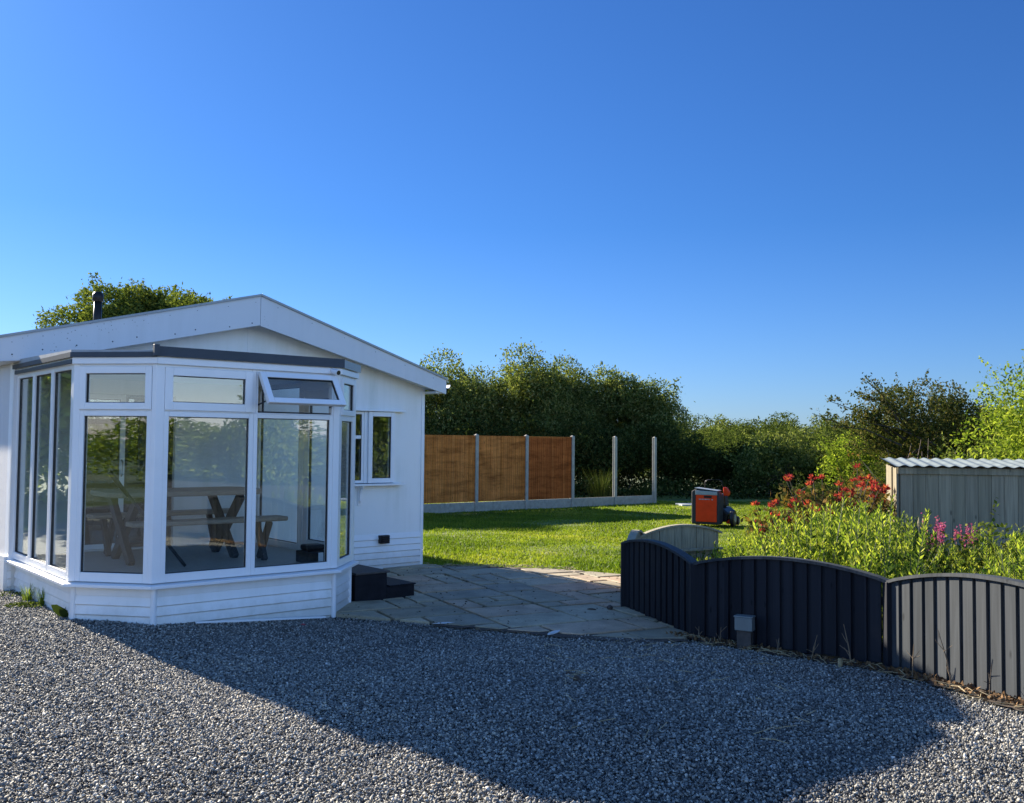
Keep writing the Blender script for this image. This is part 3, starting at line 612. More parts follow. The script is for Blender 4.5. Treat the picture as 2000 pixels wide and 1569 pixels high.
# side with the door
TD = frameT((-2.4416, -2.2076, 0), (0, 1, 0), (1, 0, 0))
mb = MB(TD); mb.box(0.045, 0.11, -0.035, 0.03, 0.35, 2.26); mb.box(1.02, 1.09, -0.035, 0.03, 0.35, 2.26); mb.box(0.11, 1.02, -0.035, 0.03, 2.17, 2.26); mb.box(0.11, 1.02, -0.035, 0.03, 0.35, 0.38); mb.build('door_frame', 'upvc', lodge, 0.004)
dr = window('door', TD, 0.115, 1.015, 0.385, 2.165, 0.10, -0.028, 0.028, label='glazed side door behind the black steps')
mb = MB(TD); mb.tube([(0.17, 0.03, 1.30), (0.17, 0.075, 1.30), (0.27, 0.075, 1.30)], 0.009, 8); mb.tube([(0.17, -0.03, 1.30), (0.17, -0.075, 1.30), (0.27, -0.075, 1.30)], 0.009, 8); mb.build('handle', 'tube', dr)
window('side_light', TD, 1.095, 2.20, ZS, 2.26, 0.045, label='fixed light between the side door and the gable wall', fb=0.07)
# corner posts
def post(pts, z0=ZS, z1=2.26, lab=None):
    mb = MB(); mb.prism(pts, z0, z1, 'xy'); return mb.build('corner_post', 'upvc', lodge, 0.004)
post([(-5.205, -2.02), (-5.205, -2.085), (-5.165, -2.128), (-5.115, -2.08), (-5.135, -2.02)])
post([(-4.715, -2.65), (-4.69, -2.68), (-4.615, -2.68), (-4.615, -2.61), (-4.66, -2.60), (-4.675, -2.59)])
post([(-2.935, -2.68), (-2.868, -2.68), (-2.826, -2.638), (-2.874, -2.59), (-2.935, -2.611)])
post([(-2.454, -2.266), (-2.408, -2.222), (-2.408, -2.158), (-2.476, -2.158), (-2.503, -2.217)])
# base walls with shiplap, sill, floor, ceiling, roof
mbb = MB()
def lap_face(O, ex, en, L, z0, z1, first=0.078, pitch=0.086):
    T = frameT(O, ex, en); mbb.T = T; mbb.box(0.0, L, -0.05, -0.0015, z0, z1)
    z = z1-first; mbb.box(0.0, L, -0.001, 0.006, z1-first+0.002, z1)
    while z > z0+0.01:
        zl = max(z0, z-pitch); th = 0.010
        mbb.add([(s_, d_, zz_) for s_ in (0.0, L) for d_, zz_ in ((th+0.008, zl+0.010), (0.002, z-0.006), (-0.001, z-0.006), (-0.001, zl+0.001), (th-0.004, zl+0.001))],
                [(0, 1, 2, 3, 4), (9, 8, 7, 6, 5), (0, 5, 6, 1), (1, 6, 7, 2), (2, 7, 8, 3), (3, 8, 9, 4), (4, 9, 5, 0)]); z -= pitch
ins_ = 0.012
lap_face((-5.17-0.0+ins_, -0.01, 0), (0, -1, 0), (-1, 0, 0), 2.045, LZ-0.1, 0.298)
lap_face((-5.17+ins_*0.6, -2.07+0.01, 0), exO, enO, LO-0.0, LZ-0.1, 0.298)
lap_face((-4.65, -2.634, 0), (1, 0, 0), (0, -1, 0), 1.765, LZ-0.1, 0.298)
lap_face((-2.885, -2.636, 0), (q2, q2, 0), (q2, -q2, 0), 0.62, LZ-0.1, 0.298)
lap_face((-2.455, -2.2, 0), (0, 1, 0), (1, 0, 0), 2.19, LZ-0.1, 0.298)
mbb.T = None
mbb.box(-5.18, -5.135, -2.09, -2.03, LZ-0.1, 0.2975)
bb = mbb.build('bay_base', 'clad', lodge)
for (x_, y_) in ((-4.655, -2.648), (-2.882, -2.648), (-5.158, -2.075), (-2.445, -2.20)):
    mb = MB(); mb.tube([(x_, y_, LZ-0.1), (x_, y_, 0.2965)], 0.026, 10); mb.build('base_corner_trim', 'upvc', lodge)
def ring(off):   # bay outline pushed outwards
    return [(-5.17-off, 0.0), (-5.17-off, -2.07-off*0.42), (-4.67-off*0.40, -2.646-off), (-2.88+off*0.41, -2.646-off), (-2.4416+off, -2.2076-off*0.41), (-2.4416+off, 0.0)]
def slab_ring(o1, o0, z0, z1, name, mat, zt_in=None, parent=lodge, bev=0.004, segs=None):
    a_ = ring(o1); b_ = ring(o0); mb = MB(); zt_in = z1 if zt_in is None else zt_in
    for k in (segs or range(5)):
        p0, p1, r1, r0 = a_[k], a_[k+1], b_[k+1], b_[k]
        vs = [(p0[0], p0[1], z0), (p1[0], p1[1], z0), (r1[0], r1[1], z0), (r0[0], r0[1], z0), (p0[0], p0[1], z1), (p1[0], p1[1], z1), (r1[0], r1[1], zt_in), (r0[0], r0[1], zt_in)]
        mb.add(vs, [(0, 1, 2, 3), (7, 6, 5, 4), (0, 4, 5, 1), (2, 6, 7, 3), (1, 5, 6, 2), (3, 7, 4, 0)])
    return mb.build(name, mat, parent, bev)
slab_ring(0.085, -0.05, 0.30, 0.328, 'bay_sill', 'upvc', 0.344)
mb = MB(); mb.prism(ring(-0.06), 0.25, 0.35, 'xy'); mb.build('bay_floor', 'floorb', lodge)
slab_ring(0.045, -0.045, 2.2605, 2.335, 'bay_head', 'upvc')
mb = MB(); mb.prism(ring(-0.05), 2.262, 2.285, 'xy'); mb.build('bay_ceiling', 'ceil', lodge)
mb = MB(); r_ = ring(0.07); n_ = len(r_)
mb.add([(x, y, 2.336) for x, y in r_]+[(x, y, 2.375+0.04*(y+2.7)/2.7) for x, y in r_], [tuple(range(n_)), tuple(range(2*n_-1, n_-1, -1))]+[(i, (i+1) % n_, (i+1) % n_+n_, i+n_) for i in range(n_)])
bro = mb.build('bay_roof', 'roofing', lodge)
slab_ring(0.082, 0.071, 2.325, 2.412, 'roof_edge_trim', 'greytrim', parent=bro, bev=0.0, segs=[2])
slab_ring(0.075, 0.071, 2.325, 2.405, 'roof_edge_trim', 'greytop', parent=bro, bev=0.0, segs=[3])
slab_ring(0.078, 0.071, 2.318, 2.362, 'roof_edge_trim', 'greytrim', parent=bro, bev=0.0, segs=[0, 1])
slab_ring(0.060, 0.0460, 2.258, 2.317, 'head_fascia', 'upvc', bev=0.004, segs=[1, 2, 3])
slab_ring(0.066, 0.0460, 2.262, 2.300, 'side_gutter', 'greytrim', bev=0.004, segs=[0])
mb = MB(); mb.box(-4.735, -4.690, -2.745, -2.70, 2.325, 2.425); mb.build('roof_end_cap', 'greytrim', bro, 0.003)
# patio door in the gable wall behind the bay glass
TP = frameT((-4.62, 0.055, 0), (1, 0, 0), (0, -1, 0))
pd = window('patio_door', TP, 0.0, 0.56, 0.375, 2.095, 0.055, label='left leaf of the sliding patio door')
mb = MB(TP); mb.tube([(0.525, 0.03, 1.18), (0.525, 0.07, 1.20), (0.525, 0.07, 1.34), (0.525, 0.03, 1.36)], 0.009, 8); mb.build('handle', 'tube', pd)
window('patio_door', TP, 0.562, 1.118, 0.375, 2.095, 0.035, d0=-0.045, d1=-0.010, pane_d=-0.03, label='right leaf of the sliding patio door', mat='rubber')
# cladding low on the gable wall inside the bay
mb = MB(); shiplap(mb, -5.1, -2.50, 0.351, 0.372, 0.0, 0.02); mb.build('threshold_trim', 'clad', lodge)
# gable window
TW = frameT((-1.24, 0.0, 0), (1, 0, 0), (0, -1, 0))
window('window', TW, 0.0, 0.275, 1.04, 1.995, 0.038, -0.04, 0.012, label='left light of the gable window')
window('window', TW, 0.33, 0.745, 1.04, 1.995, 0.062, -0.04, 0.045, pane_d=0.02, label='right casement of the gable window')
mb = MB(TW); mb.box(0.276, 0.329, -0.04, 0.018, 1.04, 1.995); mb.box(0.038, 0.237, -0.03, 0.010, 1.63, 1.675); mb.build('mullion', 'upvc', lodge, 0.003)
mb = MB(TW); mb.box(-0.06, 0.90, 0.002, 0.075, 2.0, 2.022); mb.build('window_head_flashing', 'upvc', lodge, 0.004)
mb = MB(TW); mb.box(-0.06, 0.87, 0.002, 0.13, 1.005, 1.032); mb.build('window_sill', 'upvc', lodge, 0.004)
mb = MB(TW); mb.prism([(0.018, 0.765), (0.018, 1.004), (0.115, 1.004), (0.115, 0.985), (0.075, 0.955), (0.050, 0.90), (0.040, 0.80), (0.018, 0.79)], 0.205, 0.235, 'yz'); mb.box(0.19, 0.25, 0.002, 0.018, 0.745, 1.004)
mb.build('sill_bracket', 'upvc', lodge, 0.003)
# balanced flue vent on the skirting
mb = MB(TW); mb.box(0.52, 0.66, 0.012, 0.085, 0.225, 0.335); mb.box(0.545, 0.635, 0.085, 0.10, 0.235, 0.30)
for k in range(4): mb.box(0.53, 0.65, 0.086, 0.108, 0.24+k*0.024, 0.25+k*0.024)
mb.build('wall_vent', 'black', lodge, 0.005)
# security camera on the head fascia, right corner
sc_ = MB(TC); sc_.tube([(1.70, 0.045, 2.285), (1.70, 0.085, 2.285)], [0.034, 0.030], 12); sc_.tube([(1.70, 0.085, 2.283), (1.715, 0.15, 2.268)], [0.028, 0.028], 12); so_ = sc_.build('security_camera', 'upvc', lodge, smooth=False)
sl_ = MB(TC); sl_.tube([(1.7152, 0.151, 2.2678), (1.716, 0.156, 2.2665)], [0.023, 0.022], 12); sl_.build('lens', 'lens', so_)
# inside wall socket strip etc. kept simple: radiator-like dark panel behind the patio door
mb = MB(); mb.box(-3.95, -3.55, 0.9, 1.5, 0.351, 1.9); mb.build('inner_cupboard', 'black', lodge)

# ------------------------------------------------------------------ steps
st = thing('doorstep', 'two tread black wooden step block beside the bay door', 'steps', hw(-2.36, -2.18, -0.12), R(40))
mb = MB(); mb.box(0.0, 0.40, 0.0, 0.72, -0.02, 0.292); mb.box(0.401, 0.76, 0.0, 0.72, -0.02, 0.135); mb.build('step_box', 'blackpaint', st, 0.008)
mb = MB(); mb.box(-0.002, 0.425, -0.02, 0.74, 0.293, 0.315); mb.build('tread', 'treadwood', st, 0.005)
mb = MB(); mb.box(0.426, 0.775, -0.012, 0.735, 0.136, 0.152); mb.build('tread', 'blackpaint', st, 0.005)

# ------------------------------------------------------------------ table and benches in the bay
def xleg(parent, x, y0, y1, ztop, w_=0.075, th=0.05):
    mb = MB(); mb.bar((x, y0, 0.0), (x, y1, ztop), w_, th, (1, 0, 0)); mb.bar((x+th*0.9, y1, 0.0), (x+th*0.9, y0, ztop), w_, th, (1, 0, 0)); return mb.build('crossed_leg', 'xleg', parent, 0.004)
def slabtop(parent, name, x0, x1, y0, y1, z0, z1, c=0.06):
    mb = MB(); mb.prism([(x0+c, y0), (x1-c, y0), (x1, y0+c), (x1, y1-c), (x1-c, y1), (x0+c, y1), (x0, y1-c), (x0, y0+c)], z0, z1, 'xy'); return mb.build(name, 'plank', parent, 0.012)
FZ = 0.351
tb = thing('dining_table', 'thick plank dining table on crossed black legs inside the glazed bay', 'table', hw(-4.65, -1.42, FZ), R(40))
slabtop(tb, 'tabletop', 0.0, 1.62, 0.0, 0.78, 0.665, 0.72, 0.10); xleg(tb, 0.22, 0.04, 0.72, 0.664, 0.10, 0.06); xleg(tb, 1.30, 0.04, 0.72, 0.664, 0.10, 0.06)
for nm, y_, lb in (('bench', -1.78, 'plank bench on crossed legs in front of the table'), ('bench', -0.52, 'plank bench on crossed legs behind the table')):
    be = thing(nm, lb, 'bench', hw(-4.55, y_, FZ), R(40), 'plank benches in the glazed bay')
    slabtop(be, 'seat', 0.0, 1.62, 0.0, 0.27, 0.40, 0.445, 0.03); xleg(be, 0.18, 0.03, 0.25, 0.399, 0.07, 0.05); xleg(be, 1.36, 0.03, 0.25, 0.399, 0.07, 0.05)
pz = thing('folded_pole', 'dark pole leaning against the near corner of the table', 'pole', hw(-4.2, -1.9, FZ), R(40))
mb = MB(); mb.tube([(0.12, 0.02, 0.02), (-0.52, 0.25, 0.90)], 0.016, 8); mb.build('shaft', 'xleg', pz, smooth=True)
mb = MB(); mb.tube([(-0.38, 0.199, 0.7), (-0.52, 0.25, 0.90), (-0.545, 0.259, 0.935)], [0.018, 0.026, 0.022], 8); mb.build('grip', 'black', pz, smooth=True)
bx = thing('tool_box', 'black box with a white tag on the bay floor by the door', 'box', hw(-2.86, -2.2, FZ), R(40))
mb = MB(); mb.box(-0.13, 0.13, -0.12, 0.16, 0.0, 0.12); mb.build('box_body', 'black', bx, 0.012); mb = MB(); mb.box(-0.09, 0.12, -0.02, 0.15, 0.121, 0.18); mb.build('lid', 'black', bx, 0.02)
mb = MB(); mb.box(-0.02, 0.035, -0.126, -0.1205, 0.01, 0.11); mb.build('tag', 'upvc', bx)

# ================================================================== BROWN PANEL FENCE
fu = Vector((2336, 1870, 0)).normalized(); fang = math.atan2(fu.y, fu.x)
FP = Vector((-0.98, 26.63, -0.33)); SPAN = 1.80
pf = thing('panel_fence', 'brown featheredge panel fence with concrete posts, its last two bays empty', 'fence', FP, fang)
def fpost(x):
    mb = MB(); mb.prism([(x-0.05, -0.055), (x+0.05, -0.055), (x+0.05, -0.020), (x+0.025, -0.020), (x+0.025, 0.020), (x+0.05, 0.020), (x+0.05, 0.055), (x-0.05, 0.055), (x-0.05, 0.020), (x-0.025, 0.020), (x-0.025, -0.020), (x-0.05, -0.020)], -0.3, 2.13, 'xy')
    mb.add([(x-0.05, -0.055, 2.13), (x+0.05, -0.055, 2.13), (x+0.05, 0.055, 2.13), (x-0.05, 0.055, 2.13), (x, 0, 2.165)], [(0, 1, 4), (1, 2, 4), (2, 3, 4), (3, 0, 4)])
    mb.build('concrete_post', 'concrete', pf, 0.004)
rgp = random.Random(4)
for k in range(-3, 5): fpost(k*SPAN)
for k in range(-3, 4):
    x0 = k*SPAN+0.03; x1 = (k+1)*SPAN-0.03
    mb = MB(); mb.box(x0, x1, -0.018, 0.018, -0.2, 0.27)
    for r_ in range(3):
        xq = x0
        while xq < x1-0.02:
            xe = min(x1, xq+rgp.uniform(0.12, 0.4)); mb.box(xq+0.004, xe-0.004, -0.024-rgp.random()*0.005, -0.0185, 0.0+r_*0.088+0.004, 0.0+(r_+1)*0.088-0.004); xq = xe
    mb.build('gravel_board', 'concrete', pf)
    if k < 2:
        mb = MB(); z0, z1 = 0.285, 2.10; xq = x0+0.012; i = 0
        while xq < x1-0.02:
            xe = min(x1-0.01, xq+0.098)
            mb.add([(xq, -0.020, z0), (xe, -0.008, z0), (xe, 0.0, z0), (xq, 0.0, z0), (xq, -0.020, z1-0.01), (xe, -0.008, z1-0.01), (xe, 0.0, z1-0.01), (xq, 0.0, z1-0.01)], [(0, 1, 2, 3), (4, 5, 6, 7), (0, 1, 5, 4), (1, 2, 6, 5), (2, 3, 7, 6), (3, 0, 4, 7)])
            xq += 0.075
        for zr in (0.42, 1.15, 1.88): mb.box(x0+0.01, x1-0.01, 0.001, 0.03, zr, zr+0.05)
        p_ = mb.build('fence_panel', 'brownred' if k == 1 else 'brown', pf)
        if k == 1: p_['label'] = 'darker reddish panel next to the empty bays'
        mb = MB(); mb.box(x0+0.005, x1-0.005, -0.024, 0.034, z1-0.009, z1+0.012); mb.build('capping_rail', 'brown', p_)
# ================================================================== BLACK CURVED FENCE
def arch(s_, e0, e1, rise): return e0+(e1-e0)*s_+rise*math.sin(math.pi*min(1, max(0, s_)))**0.8
def picket(parent, a_, b_, e0, e1, rise, mat, pitch=0.125, bw=0.088, front=-1, capw=0.045, seed=1, label=None):
    """arched panel of alternating front and back boards from a_ to b_, local to parent at a_"""
    rg = random.Random(seed); a_ = Vector(a_+(0,)); b_ = Vector(b_+(0,)); L = (b_-a_).length; d = (b_-a_).normalized(); nn = Vector((d.y, -d.x, 0))*(-front)
    base = parent.location; inv = Matrix.Rotation(-parent.rotation_euler.z, 3, 'Z')
    def T(s_, dd, z_):
        p = a_+d*s_+nn*dd; zg = float(gh(p.x, p.y)); return inv @ (Vector((p.x, p.y, zg+z_))-Vector(base))
    mb = MB(T); s_ = 0.035
    while s_ < L-0.05:
        w_ = min(bw*rg.uniform(0.94, 1.06), L-0.03-s_); tz = 0.012
        z0 = 0.03+rg.uniform(-.008, .008); zt0 = arch(s_/L, e0, e1, rise)-tz; zt1 = arch((s_+w_)/L, e0, e1, rise)-tz; dj = rg.uniform(0, 0.003)
        for (d0_, d1_) in ((0.001+dj, 0.019+dj),):
            mb.add([(s_, d0_, z0), (s_+w_, d0_, z0), (s_+w_, d1_, z0), (s_, d1_, z0), (s_, d0_, zt0), (s_+w_, d0_, zt1), (s_+w_, d1_, zt1), (s_, d1_, zt0)], [(0, 1, 2, 3), (4, 5, 6, 7), (0, 1, 5, 4), (1, 2, 6, 5), (2, 3, 7, 6), (3, 0, 4, 7)])
        sb = s_+w_-0.03; wb = pitch-w_+0.06
        if sb+wb < L-0.02:
            zt0 = arch(sb/L, e0, e1, rise)-tz; zt1 = arch((sb+wb)/L, e0, e1, rise)-tz
            mb.add([(sb, -0.019, z0), (sb+wb, -0.019, z0), (sb+wb, -0.001, z0), (sb, -0.001, z0), (sb, -0.019, zt0), (sb+wb, -0.019, zt1), (sb+wb, -0.001, zt1), (sb, -0.001, zt0)], [(0, 1, 2, 3), (4, 5, 6, 7), (0, 1, 5, 4), (1, 2, 6, 5), (2, 3, 7, 6), (3, 0, 4, 7)])
        s_ += pitch
    mb.box(0.03, L-0.03, -0.055, -0.0195, 0.12, 0.18); mb.box(0.03, L-0.03, -0.055, -0.0195, 0.47, 0.53)
    o = mb.build('fence_panel', mat, parent)
    if label: o['label'] = label
    mc = MB(T); K = 20
    for i in range(K):
        s0, s1 = i/K, (i+1)/K; z0, z1 = arch(s0, e0, e1, rise)-0.012, arch(s1, e0, e1, rise)-0.012
        mc.add([(s0*L, -capw, z0), (s1*L, -capw, z1), (s1*L, capw, z1), (s0*L, capw, z0), (s0*L, -capw, z0+0.024), (s1*L, -capw, z1+0.024), (s1*L, capw, z1+0.024), (s0*L, capw, z0+0.024)], [(0, 1, 2, 3), (4, 5, 6, 7), (0, 1, 5, 4), (2, 3, 7, 6)]+([(3, 0, 4, 7)] if i == 0 else [])+([(1, 2, 6, 5)] if i == K-1 else []))
    mc.build('capping_rail', 'navy_lit' if mat == 'navy' else mat, o)  # caps of the dark panels take the painted sunlit tone
    return o
M['navycap'] = M['navy']
bf = thing('curved_fence', 'low black stained fence of arched panels along the gravel', 'fence', (fenceA[0], fenceA[1], float(gh(*fenceA))), 0.0)
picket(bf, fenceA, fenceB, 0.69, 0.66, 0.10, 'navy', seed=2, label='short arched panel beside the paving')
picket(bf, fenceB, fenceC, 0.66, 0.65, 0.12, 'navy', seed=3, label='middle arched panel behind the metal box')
picket(bf, fenceC, fenceD, 0.65, 0.66, 0.12, 'navy_lit', pitch=0.124, bw=0.086, seed=4, label='sunlit arched panel at the right')
for (x, y), hgt in ((fenceA, 0.695), (fenceB, 0.665), (fenceC, 0.655), (fenceD, 0.655)):
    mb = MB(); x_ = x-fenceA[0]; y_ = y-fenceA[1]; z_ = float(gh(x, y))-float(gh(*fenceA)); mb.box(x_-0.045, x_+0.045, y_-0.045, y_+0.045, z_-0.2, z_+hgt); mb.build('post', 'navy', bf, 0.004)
# weathered back panels
wf = thing('weathered_fence', 'bare grey arched fence panels standing behind the black panels', 'fence', (1.27, 10.5, float(gh(1.27, 10.5))), 0.0)
picket(wf, (1.27, 10.35), (1.62, 12.0), 0.60, 0.58, 0.13, 'weathered', seed=6)
picket(wf, (1.50, 11.72), (2.63, 12.05), 0.57, 0.64, 0.13, 'weathered', pitch=0.10, bw=0.098, seed=7)
mb = MB()
T_ = lambda x, y, z: (x-1.27, y-10.5, z)
mb.T = T_; mb.bar((1.50, 11.66, float(gh(1.5, 11.7))+0.555), (2.64, 11.99, float(gh(2.6, 12))+0.59), 0.04, 0.03); mb.build('rail', 'weathered', wf, 0.004)
mb = MB(T_); mb.box(2.60, 2.68, 11.86, 11.95, float(gh(2.6, 12))-0.1, float(gh(2.6, 12))+0.47); mb.box(2.66, 2.74, 11.80, 11.86, float(gh(2.6, 12))+0.22, float(gh(2.6, 12))+0.47); mb.build('post', 'weathered', wf, 0.005)

# metal box on a stub post
jb = thing('junction_box', 'small grey metal box on a short wooden post against the black fence', 'utility box', (1.975, 8.12, float(gh(1.98, 8.12))), R(-30))
mb = MB(); mb.box(-0.06, 0.06, -0.035, 0.035, -0.1, 0.17); mb.build('post', 'treadwood', jb, 0.004)
mb = MB(); mb.box(-0.075, 0.075, -0.05, 0.04, 0.165, 0.275); mb.build('box_body', 'metalbox', jb, 0.006); mb = MB(); mb.box(-0.08, 0.08, -0.056, 0.045, 0.276, 0.288); mb.build('lid', 'metalbox', jb, 0.003)

# ================================================================== SHED
sa_ = R(-12.5)
sh = thing('shed', 'low weathered wooden shed with a corrugated metal roof behind the flower bed', 'shed', (4.858, 12.0, float(gh(4.9, 12))), sa_)
SW, SD, SH = 2.3, 0.92, 1.50
mb = MB(); rgs = random.Random(3); x = 0.0
while x < SW-0.01:
    w_ = min(SW-x, 0.15); dy = rgs.uniform(0, 0.004); mb.box(x+0.0015, x+w_-0.0015, -0.018-dy, 0.0, 0.03, 1.42); x += 0.15
mb.build('front_boards', 'shedwood', sh, 0.002)
mb = MB(); y = 0.0
while y < SD-0.01: mb.box(-0.018, 0.0, y+0.003, min(SD, y+0.15)-0.002, 0.03, 1.45+0.05*y/SD); y += 0.15
mb.build('side_boards', 'shedwood', sh, 0.002)
mb = MB(); y = 0.0
while y < SD-0.01: mb.box(SW, SW+0.018, y+0.003, min(SD, y+0.15)-0.002, 0.03, 1.45+0.05*y/SD); y += 0.15
mb.build('side_boards', 'shedwood', sh, 0.002)
mb = MB(); mb.box(0, SW, SD, SD+0.018, 0.03, 1.5); mb.build('back_boards', 'shedwood', sh)
mb = MB(); mb.box(-0.03, SW+0.03, -0.045, -0.023, 1.395, 1.475); mb.build('front_rail', 'shedwood', sh, 0.003)
mb = MB(); mb.box(-0.045, -0.0185, -0.022, 0.06, 0.02, 1.47); mb.box(-0.036, -0.0185, 0.40, 0.47, 0.02, 1.47); mb.build('corner_post', 'shedwood', sh, 0.003)
K = 31*6; vs = []; fs = []
for i in range(K+1):
    X = -0.09+(SW+0.18)*i/K; zz_ = 0.010*math.sin(2*math.pi*X/0.146)
    for (yy_, zb_) in ((-0.11, 1.495), (SD+0.06, 1.575)):
        for tt in (0, 0.004): vs.append((X, yy_, zb_+zz_+tt))
for i in range(K):
    o_ = 4*i; fs += [(o_+1, o_+5, o_+7, o_+3), (o_, o_+2, o_+6, o_+4), (o_, o_+4, o_+5, o_+1), (o_+2, o_+3, o_+7, o_+6)]
mb = MB(); mb.add(vs, fs); mb.build('roof_sheet', 'galv', sh)

# ================================================================== MOWER
mw = thing('lawn_mower', 'orange and black lawn mower with a big grass box parked on the lawn', 'lawn mower', (4.62, 21.9, float(gh(4.62, 21.9))+0.012), R(-27))
mb = MB(); mb.prism([(-0.42, 0.06), (0.22, 0.06), (0.24, 0.62), (0.18, 0.80), (-0.30, 0.86), (-0.42, 0.80)], -0.36, -0.02, 'xz'); bag = mb.build('grass_box', 'catcher', mw, 0.03)
mb = MB(); mb.prism([(-0.31, 0.12), (0.17, 0.12), (0.17, 0.72), (-0.31, 0.72)], -0.385, -0.361, 'xz'); mb.build('back_panel', 'orange', bag, 0.012)
mb = MB(); mb.prism([(-0.32, 0.722), (0.18, 0.722), (0.18, 0.80), (-0.32, 0.82)], -0.39, -0.361, 'xz'); mb.prism([(-0.34, 0.865), (0.19, 0.81), (0.19, 0.825), (-0.34, 0.88)], -0.37, -0.05, 'xz'); mb.build('lid', 'greytop', bag, 0.008)
mb = MB(); mb.box(-0.12, 0.06, -0.392, -0.386, 0.655, 0.705); mb.build('grip_slot', 'black', bag, 0.01)
mb = MB()      # pale raised lettering band (illegible in the photo)
for i, wv in enumerate((0.03, 0.022, 0.026, 0.02, 0.028, 0.018, 0.024)): mb.box(-0.235+i*0.036, -0.235+i*0.036+wv, -0.3885, -0.386, 0.612, 0.636)
mb.box(0.055, 0.085, -0.3885, -0.386, 0.61, 0.634); mb.build('lettering', 'greytop', bag)
mb = MB(); mb.prism([(-0.30, 0.10), (0.30, 0.10), (0.34, 0.30), (0.20, 0.42), (-0.26, 0.42), (-0.34, 0.28)], 0.0, 0.75, 'xz'); mb.build('deck', 'black', mw, 0.04)
mb = MB(); mb.prism([(-0.16, 0.43), (0.20, 0.43), (0.18, 0.66), (0.10, 0.72), (-0.10, 0.72)], 0.18, 0.62, 'xz'); mb.build('engine_cover', 'catcher', mw, 0.04)
mb = MB(); mb.box(0.26, 0.42, 0.05, 0.40, 0.06, 0.16); mb.build('side_chute', 'orange', mw, 0.03)
def wheel(x, y, r_, wd_):
    mb = MB(); mb.tube([(x-wd_/2, y, r_), (x-wd_/2+0.015, y, r_), (x+wd_/2-0.015, y, r_), (x+wd_/2, y, r_)], [r_-0.02, r_, r_, r_-0.02], 22); o = mb.build('wheel', 'rubber', mw, smooth=False)
    h_ = MB(); h_.tube([(x-wd_/2-0.006, y, r_), (x+wd_/2+0.006, y, r_)], r_*0.5, 14); h_.build('hub', 'greytop', o)
for x, y, r_ in ((-0.40, 0.10, 0.14), (0.42, 0.10, 0.19), (-0.36, 0.66, 0.10), (0.38, 0.66, 0.10)): wheel(x, y, r_, 0.09)
mb = MB(); pts = [(-0.21, 0.10, 0.42), (-0.20, -0.02, 0.86), (-0.17, -0.08, 1.02), (-0.10, -0.09, 1.055), (0.14, -0.09, 1.06), (0.20, -0.08, 1.03), (0.23, -0.02, 0.86), (0.24, 0.10, 0.42)]
mb.tube(pts, 0.013, 8); mb.build('handlebar', 'black', mw, smooth=True)
mb = MB(); mb.prism([(0.24, 0.70), (0.36, 0.70), (0.38, 0.78), (0.32, 0.88), (0.24, 0.90)], -0.10, 0.04, 'xz'); mb.build('control_lever', 'orange', mw, 0.02)
# strimmer lying on the grass
sm = thing('strimmer', 'orange and black strimmer lying on the lawn behind the flower bed', 'strimmer', (7.2, 26.0, float(gh(7.2, 26))+0.02), R(-8))
mb = MB(); mb.prism([(-0.20, 0.02), (0.02, 0.02), (0.04, 0.12), (-0.02, 0.23), (-0.14, 0.24), (-0.21, 0.14)], -0.1, 0.1, 'xz'); mb.build('motor_housing', 'orange', sm, 0.03); sm.scale = (0.85, 0.7, 0.5)
mb = MB(); mb.tube([(0.02, 0, 0.10), (0.5, 0.02, 0.07), (1.25, 0.05, 0.05)], 0.018, 8); mb.build('shaft', 'black', sm, smooth=True)
mb = MB(); mb.tube([(0.30, -0.16, 0.03), (0.34, -0.10, 0.20), (0.38, 0.02, 0.26), (0.42, 0.12, 0.18), (0.42, 0.14, 0.04)], 0.014, 8); mb.build('loop_handle', 'black', sm, smooth=True)
mb = MB(); mb.tube([(1.22, 0.05, 0.0), (1.22, 0.05, 0.09)], [0.13, 0.08], 14); mb.build('cutting_head', 'black', sm)

# ================================================================== VEGETATION
def leaf_quads(C, L_, W_, rg, upbias=0.0, D=None, spread=1.0):
    n = len(C); a_ = rg.normal(size=(n, 3))
    if D is not None: a_ = a_*spread+D
    a_ /= np.linalg.norm(a_, axis=1, keepdims=True)
    b_ = rg.normal(size=(n, 3)); b_[:, 2] *= (1-upbias); b_ -= (b_*a_).sum(1, keepdims=True)*a_; b_ /= np.linalg.norm(b_, axis=1, keepdims=True)
    a_ = a_*(L_/2)[:, None]; b_ = b_*(W_/2)[:, None]
    return np.stack([C-a_, C+b_*1.0-a_*0.1, C+a_, C-b_-a_*0.1], 1).reshape(-1, 3)
def limbs(mb, base, targets, r0, rg, n=5, wob=0.12):
    for T_ in targets:
        p = np.array(base, float); q = np.array(T_, float); L_ = np.linalg.norm(q-p); pts = []
        for k in range(n+1):
            t_ = k/n; w_ = rg.normal(0, wob*L_*0.25, 3)*math.sin(math.pi*t_); bow = np.array([0, 0, 0.10*L_*math.sin(math.pi*t_)]); pts.append(tuple(p+(q-p)*t_+w_+bow*0.6))
        mb.tube(pts, [r0*(1-0.85*k/n) for k in range(n+1)], 6)
